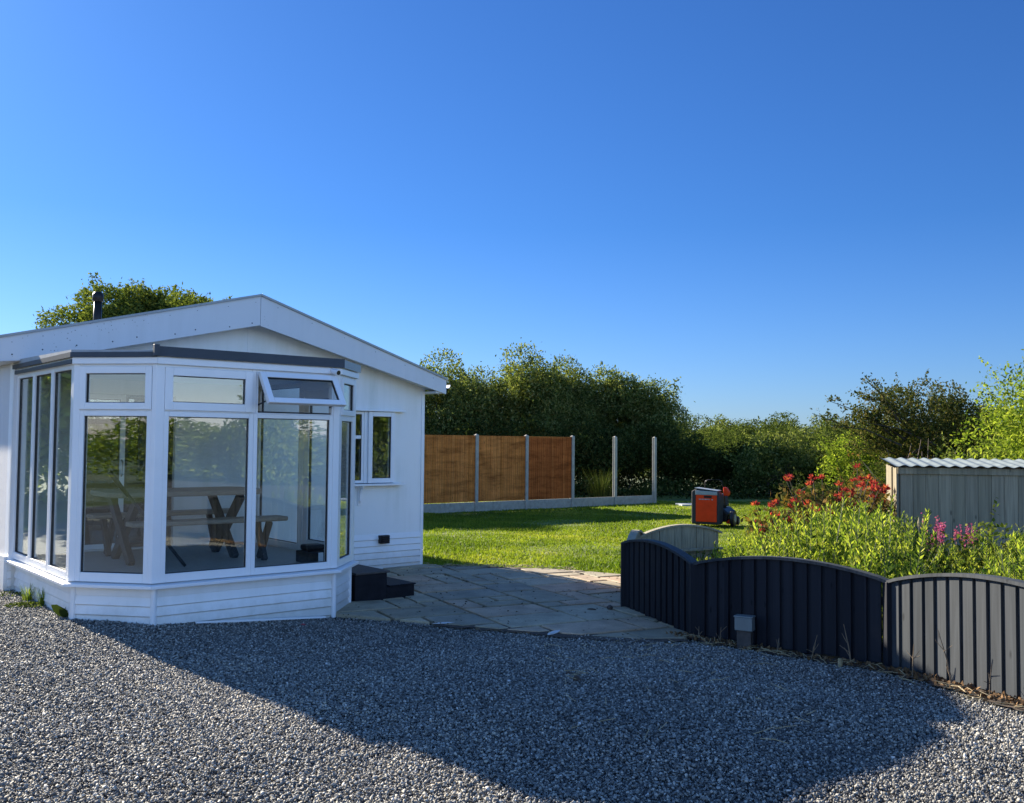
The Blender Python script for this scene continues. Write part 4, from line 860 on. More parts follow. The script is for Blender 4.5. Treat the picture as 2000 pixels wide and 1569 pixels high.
def make_tree(name, label, cat, W, D, H, zb, nl, leaf, mat, seed, group=None, clumps=26, sprigs=26, trunkr=0.07, stems=3, cr=0.24, bark='trunk', lobes=0.25, skew=(0, 0), lw=0.5, sprlen=0.6):
    rg = np.random.default_rng(seed); o = thing(name, label, cat, (0, 0, 0), 0, group)
    ctr = []; rr = []; zc = (H+zb)/2; hz = (H-zb)/2
    for i in range(clumps):
        d = rg.normal(size=3); d /= np.linalg.norm(d); f = 0.35+0.5*rg.random()**0.6; f *= 1+lobes*math.sin(3*math.atan2(d[1], d[0])+seed)*0.5
        c = np.array([d[0]*W/2*f, d[1]*D/2*f, zc+d[2]*hz*f*0.95]); c[0] += skew[0]*(c[2]-zb)/H; c[1] += skew[1]*(c[2]-zb)/H
        ctr.append(c); rr.append(cr*min(W, D, (H-zb)*1.3)*(0.6+0.7*rg.random()))
    ctr = np.array(ctr); rr = np.array(rr)
    idx = rg.choice(len(ctr), nl, p=rr**2/np.sum(rr**2)); d = rg.normal(size=(nl, 3)); d /= np.linalg.norm(d, axis=1, keepdims=True)
    f = 0.45+0.55*rg.random(nl)**0.5; f *= 1+0.18*rg.normal(size=nl)*(rg.random(nl) > 0.7); P_ = ctr[idx]+d*(rr[idx]*f)[:, None]*np.array([1, 1, 0.8])
    Dn = d.copy()
    SP = []; SD = []
    for i in range(sprigs):
        c = ctr[rg.integers(len(ctr))]; k = rg.integers(len(ctr)); c = ctr[k]; o_ = c-np.array([0, 0, zc-hz*0.3]); o_ = o_/(np.linalg.norm(o_)+1e-6)+np.array([0, 0, 0.5]); o_ += rg.normal(0, 0.35, 3); o_ /= np.linalg.norm(o_)
        s0 = c+o_*rr[k]*0.8; L_ = sprlen*(0.5+0.8*rg.random()); m_ = int(22*L_/0.5)
        t_ = rg.random(m_); SP.append(s0+o_*L_*t_[:, None]+rg.normal(0, 0.045, (m_, 3))*(1.2-t_[:, None])*leaf/0.1); SD.append(np.repeat(o_[None], m_, 0))
    if SP: P_ = np.concatenate([P_]+SP); Dn = np.concatenate([Dn]+SD)
    P_[:, 2] = np.maximum(P_[:, 2], 0.03); nl2 = len(P_)
    L_ = leaf*(0.6+0.7*rg.random(nl2)); v_ = leaf_quads(P_, L_, L_*lw*(0.8+0.4*rg.random(nl2)), rg, 0.3, Dn*0.8)
    npmesh('crown', v_, 4, mat, o, rg.random(nl2))
    mb = MB()
    order = rg.permutation(len(ctr))[:max(stems*3, 6)]
    for k in range(stems):
        bx_ = (rg.normal(0, 0.08*W*(stems > 1)), rg.normal(0, 0.05*D*(stems > 1)), -0.25); fork = (bx_[0]*1.8+rg.normal(0, 0.1), bx_[1]*1.8, max(zb, 0.3)*0.8+0.12*H)
        mb.tube([bx_, ((bx_[0]+fork[0])/2+rg.normal(0, 0.05), (bx_[1]+fork[1])/2, (fork[2]-0.25)/2), fork], [trunkr*1.25, trunkr, trunkr*0.8], 8); limbs(mb, fork, [ctr[j] for j in order[k::stems]], trunkr*0.6, rg)
    mb.build('trunk', bark, o, smooth=True)
    return o
def place(o, x, y, rz=0.0, sc=1.0, dz=0.0):
    o.location = (x, y, (float(gh(x, y)) if y < 60 else -0.33)+dz); o.rotation_euler[2] = rz; o.scale = (sc, sc, sc) if not hasattr(sc, '__len__') else sc; return o
GB = 'broad trees and scrub behind the panel fence'
tA = place(make_tree('hedge_tree', 'broad olive green tree rising highest behind the brown fence', 'tree', 6.4, 4.2, 5.35, 0.2, 46000, 0.125, 'leaf_olive', 21, GB, clumps=80, sprigs=30, cr=0.19, sprlen=0.32), 0.3, 39.5, 0, (1, 1, 1.08))
tB = place(make_tree('hedge_tree', 'rounded olive green tree right of the tallest one, above the empty fence bays', 'tree', 6.0, 4.0, 5.05, 0.2, 44000, 0.12, 'leaf_olive', 22, GB, clumps=76, sprigs=45, cr=0.19, sprlen=0.34), 4.1, 40.0, 0, (1.0, 1, 1.07))
dup(tA, (-2.9, 39.8, -0.33), 2.1, (0.95, 0.95, 1.04), 'olive green tree just clear of the lodge eave', GB)
dup(tB, (-6.2, 39.5, -0.33), 1.2, 1.0, 'olive green tree mostly hidden behind the lodge roof end', GB)
dup(tA, (5.9, 41.0, -0.33), 4.0, (0.66, 0.66, 0.84), 'lower loose crowned tree at the right end of the high hedge', GB)
dup(tB, (2.2, 38.8, -0.33), 0.6, (0.75, 0.75, 0.84), 'lower bushy tree filling the gap behind the third fence panel', GB)
dup(tA, (-1.3, 41.0, -0.33), 3.3, (0.9, 0.9, 0.93), 'olive green tree filling the hedge left of the tallest one', GB)
dup(tB, (2.2, 41.5, -0.33), 2.6, (0.95, 0.95, 1.10), 'olive green tree filling the hedge between the two tallest', GB)
dup(tA, (2.15, 39.7, -0.33), 1.0, (0.72, 0.8, 1.0), 'olive green tree closing the dip right of the tallest one', GB)
dup(tA, (-10.5, 41.0, -0.33), 5.0, 0.9, 'olive tree hidden behind the lodge', GB)
# dark undergrowth
GU = 'dark scrub bushes under the hedge'
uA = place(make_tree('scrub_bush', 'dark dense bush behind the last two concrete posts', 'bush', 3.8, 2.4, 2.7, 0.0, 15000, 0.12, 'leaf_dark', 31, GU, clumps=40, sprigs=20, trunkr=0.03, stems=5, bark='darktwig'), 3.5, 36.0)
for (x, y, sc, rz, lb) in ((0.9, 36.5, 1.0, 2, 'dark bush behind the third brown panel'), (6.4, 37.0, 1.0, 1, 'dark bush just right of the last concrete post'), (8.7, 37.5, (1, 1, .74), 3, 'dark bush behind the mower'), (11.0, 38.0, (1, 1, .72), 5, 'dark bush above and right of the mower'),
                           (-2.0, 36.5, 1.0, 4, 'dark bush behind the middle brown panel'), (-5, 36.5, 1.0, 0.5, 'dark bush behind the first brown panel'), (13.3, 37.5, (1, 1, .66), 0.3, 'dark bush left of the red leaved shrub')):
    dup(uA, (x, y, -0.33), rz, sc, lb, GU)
gA = MB()
def tuft(name, label, x, y, n, hgt, spread, mat, seed, w=0.012, cat='grass tuft', group=None, bend=0.4):
    rg = np.random.default_rng(seed); a_ = rg.uniform(0, 2*np.pi, n); r_ = spread*rg.random(n)*0.4; L_ = hgt*(0.5+0.6*rg.random(n))
    bx_, by_ = r_*np.cos(a_), r_*np.sin(a_); dx, dy = np.cos(a_)*spread, np.sin(a_)*spread; s_ = np.stack([-np.sin(a_), np.cos(a_)], 1)*w/2
    q = []
    for (t0, t1) in ((0, 0.5), (0.5, 1.0)):
        for tt, ww in ((t0, 1-t0*0.7), (t1, 1-t1*0.9)):
            X = bx_+dx*bend*tt**2*rg.uniform(0.9, 1.1); Y = by_+dy*bend*tt**2; Z = L_*(tt-0.25*tt*tt*bend); q.append(np.stack([X-s_[:, 0]*ww, Y-s_[:, 1]*ww, Z], 1)); q.append(np.stack([X+s_[:, 0]*ww, Y+s_[:, 1]*ww, Z], 1))
    v_ = np.concatenate([np.stack([q[0], q[1], q[3], q[2]], 1).reshape(-1, 3), np.stack([q[4], q[5], q[7], q[6]], 1).reshape(-1, 3)])
    o = npmesh(name, v_, 4, mat, None, rg.random(2*n)); o.location = (x, y, float(gh(x, y))); return tag(o, label, cat, group)
tuft('tall_grass', 'tall fine grass clump standing in the first empty fence bay', 2.95, 31.6, 300, 1.2, 1.0, 'leaf_dark', 41, 0.022)
tuft('tall_grass', 'lower wide grass clump standing in the second empty fence bay', 4.5, 32.6, 200, 0.7, 0.9, 'leaf_dark', 42, 0.022)
rg = np.random.default_rng(45); n = 30000; x = rg.uniform(-9, 22, n); y = 33.6+7*rg.random(n)**1.3; y = np.where(x > 9, y-2.0*np.clip((x-9)/6, 0, 1), y); zz = -0.33+(0.25+0.55*(0.5+0.5*np.sin(x*1.9+y))*np.clip((y-31)/4, 0, 1))*rg.random(n)**0.8; L_ = 0.09+0.08*rg.random(n)
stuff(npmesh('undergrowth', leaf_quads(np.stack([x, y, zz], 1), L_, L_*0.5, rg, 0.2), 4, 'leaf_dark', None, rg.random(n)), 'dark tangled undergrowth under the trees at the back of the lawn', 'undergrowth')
# right hand scrub
place(make_tree('bush', 'mid green rounded bush at the foot of the wooded slope, left of the bare twigs', 'bush', 4.2, 3.2, 3.0, 0.0, 13000, 0.12, 'leaf_mid', 51, clumps=40, sprigs=40, trunkr=0.04, stems=4), 13.2, 35.5)
place(make_tree('bush', 'bright yellow green bush left of the shed', 'bush', 3.2, 2.6, 2.55, 0.0, 11000, 0.10, 'leaf_bright', 52, clumps=34, sprigs=30, trunkr=0.04, stems=4), 11.4, 30.5)
place(make_tree('bush', 'olive bush with pale twigs left of centre under the far trees', 'bush', 3.2, 2.4, 2.4, 0.0, 9000, 0.10, 'leaf_olive', 53, clumps=30, sprigs=40, trunkr=0.03, stems=5), 9.8, 35.0)
place(make_tree('bush', 'green bush directly behind the left end of the shed roof', 'bush', 3.0, 2.4, 2.3, 0.0, 10000, 0.09, 'leaf_mid', 54, clumps=30, sprigs=30, trunkr=0.04, stems=4), 11.3, 25.8)
place(make_tree('bush', 'yellowish green bush behind the middle of the shed roof', 'bush', 2.8, 2.2, 2.2, 0.0, 9000, 0.09, 'leaf_olive', 55, clumps=30, sprigs=30, trunkr=0.04, stems=4), 10.9, 22.0)
place(make_tree('bush', 'russet brown bush beside the left edge of the shed', 'bush', 1.6, 1.2, 1.25, 0.0, 4500, 0.07, 'leaf_russet', 56, clumps=20, sprigs=20, trunkr=0.025, stems=4), 6.9, 18.0)
place(make_tree('bush', 'low dark green bush behind the red leaved shrub', 'bush', 2.6, 1.8, 1.2, 0.0, 6000, 0.08, 'leaf_dark', 57, clumps=24, sprigs=20, trunkr=0.025, stems=4), 7.4, 21.5)
# layered hawthorn
hw_ = make_tree('hawthorn_tree', 'dark spreading thorn tree with layered branches above the shed', 'tree', 4.6, 3.2, 3.75, 1.1, 17000, 0.085, 'leaf_thorn', 61, None, clumps=46, sprigs=24, trunkr=0.09, stems=2, cr=0.13, sprlen=0.7); place(hw_, 10.5, 25.2)
rg = np.random.default_rng(62); mb = MB(); PP = []
for k in range(14):        # long out-reaching boughs on the left and top
    s0 = np.array([-0.6+0.1*k*rg.random(), rg.normal(0, 0.5), 1.6+1.2*rg.random()]); e = s0+np.array([-rg.uniform(0.6, 1.9), rg.normal(0, 0.4), rg.uniform(0.1, 1.1)])
    mid = (s0+e)/2+np.array([0, 0, 0.15]); mb.tube([s0, mid, e], [0.03, 0.018, 0.007], 6)
    for j in range(34):
        t_ = rg.random()**0.7; PP.append(s0+(e-s0)*t_+np.array([0, 0, 0.15*math.sin(math.pi*t_)+0.05])+rg.normal(0, 0.07, 3))
PP = np.array(PP); PP = np.repeat(PP, 5, 0)+rg.normal(0, 0.06, (len(PP)*5, 3))
mb.build('bough', 'darktwig', hw_); npmesh('bough_leaves', leaf_quads(PP, np.full(len(PP), 0.09), np.full(len(PP), 0.05), rg, 0.5), 4, 'leaf_thorn', hw_, rg.random(len(PP)))
dup(hw_, (12.3, 26.6, -0.33), 2.4, (0.8, 0.8, 0.9), 'smaller dark thorn tree half hidden right of the spreading one')
# bright tree at the right edge
place(make_tree('sunlit_tree', 'bright yellow green leafy tree at the right edge behind the shed', 'tree', 3.9, 3.4, 3.7, 0.2, 60000, 0.075, 'leaf_bright', 71, None, clumps=70, sprigs=36, trunkr=0.09, stems=2, lobes=0.1), 10.75, 17.6)
# ash-like tree behind the lodge
ta = make_tree('ash_tree', 'tall pale green tree showing above the lodge roof behind the flue', 'tree', 6.6, 4.6, 8.0, 4.0, 42000, 0.15, 'leaf_ash', 81, None, clumps=46, sprigs=60, trunkr=0.14, stems=1, cr=0.17, lw=0.40, sprlen=0.45); place(ta, -12.4, 33.0, 0, (1.08, 1.0, 0.92))
# bare pinkish branches left of the sunlit tree
bb_ = thing('bare_branches', 'pale bare tangled branches between the thorn tree and the sunlit tree', 'dead bush', (9.7, 22.8, -0.3))
rg = np.random.default_rng(91); mb = MB()
for k in range(70):
    a_ = rg.uniform(-0.9, 0.9); L_ = rg.uniform(0.9, 2.1); e = np.array([math.sin(a_)*L_, rg.normal(0, 0.3), math.cos(a_)*L_]); s0 = np.array([rg.normal(0, 0.25), rg.normal(0, 0.2), 0.0]); md_ = s0+e*0.5+rg.normal(0, 0.1, 3)
    mb.tube([s0, md_, s0+e], [0.016, 0.010, 0.004], 5)
mb.build('branch', simple('pinkish_bark', (0.26, 0.19, 0.15), 0.8, 0.3, 12), bb_)
db = thing('dead_branch', 'dark fallen forked branch in front of the scrub by the lawn', 'branch', (8.95, 29.5, -0.33), 0.3)
mb = MB(); mb.tube([(-0.6, 0, 0.35), (0, 0.05, 0.75), (0.5, 0, 1.0), (0.95, 0, 1.12)], [0.06, 0.05, 0.035, 0.015], 7); mb.tube([(0, 0.05, 0.75), (0.15, 0, 0.35), (0.1, 0, -0.1)], [0.05, 0.04, 0.04], 7); mb.tube([(0.2, 0, 0.85), (0.6, 0.1, 0.72), (0.9, 0.1, 0.5)], [0.03, 0.02, 0.01], 6); mb.build('limb', 'darktwig', db); db.scale = (0.62, 0.62, 0.72)

# distant wooded slope: trees one can tell apart
GF = 'far trees on the wooded horizon'
def far_tree(seed, mat, W=6.0, H=5.5):
    return make_tree('far_tree', 'x', 'tree', W, W*0.9, H, 0.0, 9000, 0.26, mat, seed, GF, clumps=36, sprigs=8, trunkr=0.12, stems=2, sprlen=0.5, cr=0.22)
ft = [far_tree(101, 'leaf_mid'), far_tree(102, 'leaf_olive'), far_tree(103, 'leaf_mid', 7.0, 5.2)]
fm = [make_tree('hedgerow_tree', 'x', 'tree', 6.0, 5.4, 5.2, 0.0, 9000, 0.26, 'leaf_bright', 104+q_, None, clumps=36, sprigs=8, trunkr=0.12, stems=2, sprlen=0.5, cr=0.22) for q_ in range(3)]
rgf = random.Random(12); cnt = 0
rows = [(112, 8, 62, 4.4, 0.92), (96, 6, 52, 4.2, 0.78), (80, 8, 44, 4.0, 0.66), (64, 9, 36, 3.8, 0.55), (52, 9, 29, 3.6, 0.45)]
for (Y, xa, xb, step, hs_) in rows:
    x = xa+rgf.uniform(0, 2)
    while x < xb:
        s_ = hs_*rgf.uniform(0.9, 1.1); o = ft[cnt % 3]; y_ = Y+rgf.uniform(-4, 4)
        sc = (s_*1.05, s_*1.05, s_*(1.0 if Y > 60 else 0.95)); rz = rgf.uniform(0, 6.28)
        side_ = ('left of the bare sky gap', 'in the middle of the gap', 'towards the thorn tree')[min(2, int(3*(x-xa)/(xb-xa)))]
        lb = 'tree in the far line under the sky, '+side_ if Y > 90 else ('tree halfway up the distant wooded slope, '+side_ if Y > 60 else 'low tree at the foot of the distant slope, '+side_)
        if cnt < 3: place(o, x, y_, rz, sc); o['label'] = lb
        else: dup(o, (x, y_, -0.33), rz, sc, lb)
        cnt += 1; x += step*rgf.uniform(0.75, 1.2)
# trees standing behind the camera and to the left (seen mirrored in the bay glass)
GR = 'trees round the yard behind the photographer'
seen_ = set()
for i_, (x, y, s_, lb, k) in enumerate(((24, -3, (1.0, 1.0, 0.46), 'low hedge tree mirrored in the wide left pane', 0), (26, -8, (1.2, 1.2, 0.50), 'low hedge tree right of the yard, second from the road', 1), (23, 2, (1.1, 1.1, 0.46), 'low hedge tree mirrored in the wide right pane', 2), (22, -1.5, (0.6, 0.6, 0.75), 'taller narrow tree mirrored between the front panes', 0), (21.5, 6.5, (0.8, 0.8, 0.95), 'tall tree mirrored in the gable window', 1), (24.5, 3.0, (0.9, 0.9, 0.8), 'tree beside it mirrored in the gable window', 2), (25, -14, (1.2, 1.2, 0.5), 'low hedge tree farthest along the right hedge', 2),
                          (-12, -17, (1.2, 1.2, 0.5), 'low tree behind the photographer mirrored in the angled pane', 2), (-19, -14, (1.2, 1.2, 0.55), 'low tree mirrored at the left of the angled pane', 1), (-5, -19, (1.1, 1.1, 0.5), 'smaller low tree behind the photographer', 0), (-19.5, 18.5, (1.2, 1.2, 1.1), 'tall tree off to the left mirrored in the side lights', 1), (-23, 23.5, (1.3, 1.3, 1.25), 'tallest tree off to the left beyond the lodge', 0), (-25, 18, (1.2, 1.2, 1.2), 'broad tree off to the left nearest the road', 2))):
    if k not in seen_: seen_.add(k); place(fm[k], x, y, x, s_); fm[k]['label'] = lb; fm[k]['group'] = GR
    else: dup(fm[k], (x, y, -0.02), x, s_, lb, GR)

# ------------------------------------------------------------------ flower bed
def make_weed(seed, hgt, nleaf, ll, mat='leaf_weed', stems=3, spread=0.10):
    rg = np.random.default_rng(seed); PP = []; DD = []; mb = MB()
    for s_ in range(stems):
        b0 = np.array([rg.normal(0, spread*0.5), rg.normal(0, spread*0.5), 0]); tip = b0+np.array([rg.normal(0, spread), rg.normal(0, spread), hgt*rg.uniform(0.8, 1.05)]); mb.tube([b0, (b0+tip)/2+rg.normal(0, 0.01, 3), tip], [0.005, 0.004, 0.002], 5)
        for k in range(nleaf):
            t_ = 0.12+0.88*(k+rg.random())/nleaf; a_ = k*2.4+rg.normal(0, 0.3); r_ = ll*0.5*(1.15-0.75*t_); c = b0+(tip-b0)*t_+np.array([math.cos(a_), math.sin(a_), 0.35])*r_; PP.append(c); DD.append(np.array([math.cos(a_), math.sin(a_), 0.55+0.8*t_])*3)
    PP = np.array(PP); DD = np.array(DD); L_ = ll*(1.2-0.6*np.clip(PP[:, 2]/hgt, 0, 1))*(0.8+0.4*rg.random(len(PP)))
    return mb, leaf_quads(PP, L_, L_*0.30, rg, 0.0, DD, 0.5), rg.random(len(PP))
def weed_obj(name, label, cat, seed, hgt, nleaf, ll, mat, group, **kw):
    o = thing(name, label, cat, (0, 0, 0), 0, group); mb, v_, r_ = make_weed(seed, hgt, nleaf, ll, mat, **kw); mb.build('stem', 'stem', o); npmesh('leaves', v_, 4, mat, o, r_); return o
GW = 'tall leafy weeds crowding the flower bed behind the black fence'
WL = 'tall upright leafy green weed in the bed behind the black fence'
weeds = [weed_obj('leafy_weed', WL, 'weed', 200+i, h_, 84, 0.054, 'leaf_weed', GW, stems=9, spread=0.15) for i, h_ in enumerate((0.80, 0.72, 0.88, 0.66))]
def segd(p, a_, b_):
    ax, ay = a_; dx, dy = b_[0]-ax, b_[1]-ay; t_ = max(0, min(1, ((p[0]-ax)*dx+(p[1]-ay)*dy)/(dx*dx+dy*dy))); return math.hypot(p[0]-ax-dx*t_, p[1]-ay-dy*t_)
rgw = random.Random(77); cnt = 0; tries = 0; spots = []
sun_lit = []
while cnt < 112 and tries < 8000:
    tries += 1; x = rgw.uniform(1.9, 5.6); y = rgw.uniform(6.6, 11.9)
    if not inside(garden, x, y) or min(segd((x, y), fenceA, fenceB), segd((x, y), fenceB, fenceC), segd((x, y), fenceC, fenceD)) < 0.24: continue
    px = 1000+1870*x/y
    if px < 1440 or px > 2120: continue
    top_px = np.interp(px, [1440, 1500, 1560, 1650, 1730, 1800, 1900, 2000, 2100], [1075, 1030, 1005, 985, 1000, 1062, 1068, 1045, 1030])
    if any((x-a_)**2+(y-b_)**2 < 0.165**2 for a_, b_ in spots) or (px > 1750 and rgw.random() < 0.4): continue
    # distance behind the fence line
    z_need = 1.6-(top_px-872)/1870*y; g0 = float(gh(x, y)); hh = z_need-g0
    if hh < 0.25: continue
    k = cnt % 4; s_ = min(1.6, hh/(0.80, 0.72, 0.88, 0.66)[k])*rgw.uniform(0.72, 1.10)
    if cnt < 4: lastw = place(weeds[k], x, y, rgw.uniform(0, 6), (max(0.8, s_), max(0.8, s_), s_))
    else: lastw = dup(weeds[k], (x, y, g0), rgw.uniform(0, 6), (max(0.8, s_), max(0.8, s_), s_))
    wob_ = lastw
    zone = 'left of the red shrubs' if px < 1560 else ('before the red shrubs' if px < 1740 else ('below the shed wall' if px < 1880 else 'near the right edge'))
    near_ = min(segd((x, y), fenceB, fenceC), segd((x, y), fenceC, fenceD))
    depth_ = 'close behind the black fence' if near_ < 0.9 else ('in mid bed' if near_ < 2.0 else 'at the back')
    wob_['label'] = 'tall leafy green weed '+zone+', '+depth_
    spots.append((x, y)); cnt += 1
# low ground cover so no bare soil shows
rg = np.random.default_rng(300); n = 52000; x = rg.uniform(1.5, 8, n); y = rg.uniform(5.4, 13, n); k = inside_np(garden, x, y); x, y = x[k], y[k]; zc = gh(x, y)+0.02+0.42*rg.random(len(x))
PPp = np.stack([x, y, zc], 1); L_ = 0.035+0.035*rg.random(len(x))
stuff(npmesh('ground_cover', leaf_quads(PPp, L_, L_*0.45, rg, 0.3), 4, 'leaf_bramble', None, rg.random(len(x))), 'low tangled green ground cover filling the flower bed', 'ground cover')
def bramble(seed, label, x, y, W, H, n=2600, mat='leaf_bramble', leaf=0.055):
    return place(make_tree('bramble', label, 'bush', W, W*0.8, H, 0.0, n, leaf, mat, seed, 'bramble bushes in the flower bed', clumps=16, sprigs=16, trunkr=0.012, stems=4, bark='stem', sprlen=0.25, lw=0.6), x, y)
bramble(310, 'rounded leafy bramble bush with white blooms at the right end of the flower bed', 5.0, 9.6, 1.5, 0.86, 4200)
bramble(311, 'bramble bush below the pink flowers in front of the shed', 3.95, 9.0, 1.2, 0.66, 3600)
bramble(312, 'dark bramble bush under the shed wall, left of the pink flowers', 3.95, 10.6, 1.2, 0.75, 3200, 'leaf_mid')
bramble(313, 'yellowish bramble bush close behind the lit black panel', 4.0, 7.4, 1.2, 0.56, 3400, 'leaf_weed')
bramble(314, 'low bramble bush at the foot of the shed corner', 5.0, 11.2, 1.2, 0.72, 3200)
# pink flower spikes, white blooms, seed heads, red-leaved shrub
GP = 'pink flower clumps before the shed'
def pinkflower(label, x, y, n, seed):
    o = thing('pink_flowers', label, 'flower', (x, y, float(gh(x, y))), 0, GP); rg = np.random.default_rng(seed); mb = MB(); PP = []
    for k in range(n):
        tx, ty, h_ = rg.normal(0, 0.10), rg.normal(0, 0.08), rg.uniform(0.74, 0.92); mb.tube([(tx*0.3, ty*0.3, 0), (tx, ty, h_)], [0.004, 0.003], 5); PP.append(np.array([tx, ty, h_])+rg.normal(0, (0.013, 0.013, 0.04), (30, 3)))
    PP = np.concatenate(PP); mb.build('stem', 'stem', o); npmesh('petals', leaf_quads(PP, np.full(len(PP), 0.028), np.full(len(PP), 0.02), rg), 4, 'petal_pink', o, rg.random(len(PP)))
pinkflower('wider clump of pink flower spikes left of the other', 4.40, 10.05, 12, 320); pinkflower('narrower clump of pink flower spikes nearer the right edge', 4.78, 10.05, 8, 321)
GS = 'pale seed heads against the shed wall'
for i, (x, y, h_) in enumerate(((4.37, 10.3, 0.98), (4.44, 10.35, 0.99), (4.1, 10.5, 0.80))):
    o = thing('seed_head', ('tallest left pale seed head against the shed', 'tallest right pale seed head, close beside its twin', 'shorter pale seed head near the shed corner')[i], 'seed head', (x, y, float(gh(x, y))), 0, GS)
    mb = MB(); mb.tube([(0, 0, 0), (0.01, 0, h_*0.6), (0.0, 0, h_-0.08)], 0.004, 5); mb.build('stem', 'stem', o); mb = MB(); mb.tube([(0, 0, h_-0.1), (0, 0, h_-0.06), (0, 0, h_)], [0.008, 0.014, 0.003], 7); mb.build('spike', 'seedhead', o)
for i, (x, y, z_) in enumerate(((5.30, 9.95, 0.66), (5.02, 9.45, 0.60))):
    o = thing('white_flower', ('white bloom highest at the right edge of the flower bed', 'white bloom lower and left of the other')[i], 'flower', (x, y, float(gh(x, y))), 0, 'white blooms on the bramble bush')
    rg = np.random.default_rng(330+i); mb = MB(); mb.tube([(0, 0, 0), (0, -0.02, z_+0.05)], 0.004, 5); mb.build('stem', 'stem', o); PP = np.array([0, -0.03, z_+0.07])+rg.normal(0, 0.009, (40, 3)); npmesh('petals', leaf_quads(PP, np.full(40, 0.06), np.full(40, 0.05), rg), 4, 'petal_white', o, rg.random(40))
def redshrub(label, x, y, H, W, seed, nst):
    o = thing('red_leaved_shrub', label, 'shrub', (x, y, float(gh(x, y))), 0, 'red leaved shrubs behind the weeds'); rg = np.random.default_rng(seed); mb = MB(); PR = []; DR = []; PG = []
    for k in range(nst):
        e = np.array([rg.uniform(-W/2, W/2), rg.normal(0, W*0.2), H*rg.uniform(0.5, 1.0)]); mb.tube([(0, 0, 0), tuple(e*np.array([0.6, 0.6, 0.55])), tuple(e)], [0.012, 0.008, 0.004], 5)
        d = rg.normal(size=(20, 3)); d[:, 2] = np.abs(d[:, 2])*0.9+0.2; d /= np.linalg.norm(d, axis=1, keepdims=True); PR.append(e+d*0.045); DR.append(d*3)
        PG.append(e*np.array([0.9, 0.9, 0.8])+rg.normal(0, 0.10, (46, 3)))
    PR = np.concatenate(PR); DR = np.concatenate(DR); PG = np.concatenate(PG); PG[:, 2] = np.maximum(PG[:, 2], 0.05)
    mb.build('stem', 'darktwig', o); npmesh('red_leaves', leaf_quads(PR, np.full(len(PR), 0.064), np.full(len(PR), 0.022), rg, 0, DR, 0.5), 4, 'leaf_red', o, rg.random(len(PR)))
    npmesh('green_leaves', leaf_quads(PG, np.full(len(PG), 0.09), np.full(len(PG), 0.04), rg), 4, 'leaf_russet', o, rg.random(len(PG)))
redshrub('tall red leaved shrub at the left of the shed, nearer the weeds', 3.95, 11.8, 1.36, 1.35, 341, 44)
redshrub('red leaved shrub hard against the shed corner', 4.75, 11.95+0.35, 1.30, 0.6, 342, 16)
redshrub('low loose red leaved shrub leftmost by the lawn', 3.45, 11.9, 1.0, 0.8, 343, 14)
redshrub('single tall red shoot standing behind the shrub by the shed corner', 4.80, 13.4, 1.45, 0.16, 344, 3)

# small plants in the gravel
tuft('grass_tuft', 'yellow green grass tuft growing against the left foot of the bay', -4.72, 9.45, 90, 0.19, 0.13, 'leaf_bright', 401, 0.007, group='grass tufts at the foot of the bay')
tuft('grass_tuft', 'grass tuft growing nearer the corner of the bay', -4.46, 9.22, 80, 0.20, 0.11, 'leaf_bright', 402, 0.007, group='grass tufts at the foot of the bay')
def patch_(label, x, y, n, rad, seed):
    rg = np.random.default_rng(seed); a_ = rg.uniform(0, 6.28, n); r_ = rad*np.sqrt(rg.random(n)); P_ = np.stack([r_*np.cos(a_), r_*0.6*np.sin(a_), 0.012+0.035*rg.random(n)*(1.2-r_/rad)], 1)
    o = npmesh('clover_patch', leaf_quads(P_, np.full(n, 0.022), np.full(n, 0.015), rg, 0.5), 4, 'leaf_mid', None, rg.random(n)); o.location = (x, y, float(gh(x, y))); tag(o, label, 'weed', 'clover patches in the gravel')
patch_('low yellow green clover patch in the gravel below the grass tufts', -4.58, 9.16, 420, 0.22, 403)
patch_('sparse green clover patch near the far left wall', -5.05, 9.75, 160, 0.22, 405)
dk = thing('dock_plant', 'dark broad leaved dock growing at the front corner of the bay', 'weed', (-3.92, 8.60, 0.0)); dk.scale = (1.25, 1.25, 1.2); v_ = []
for a_, L_ in ((2.8, 0.17), (0.35, 0.17), (1.9, 0.10), (4.2, 0.10), (5.6, 0.09)):
    d = np.array([math.cos(a_), 0.3*math.sin(a_), 0.62]); d /= np.linalg.norm(d); s_ = np.array([-d[2], 0.15, d[0]])*0.036; ps = [np.zeros(3)+d*0.01, d*L_*0.45, d*L_*0.8, d*L_]; ws = [0.15, 1.0, 0.8, 0.05]
    for i in range(3): v_ += [ps[i]-s_*ws[i], ps[i]+s_*ws[i], ps[i+1]+s_*ws[i+1], ps[i+1]-s_*ws[i+1]]
npmesh('leaves', np.array(v_), 4, 'leaf_dark', dk, np.full(len(v_)//4, 0.4))
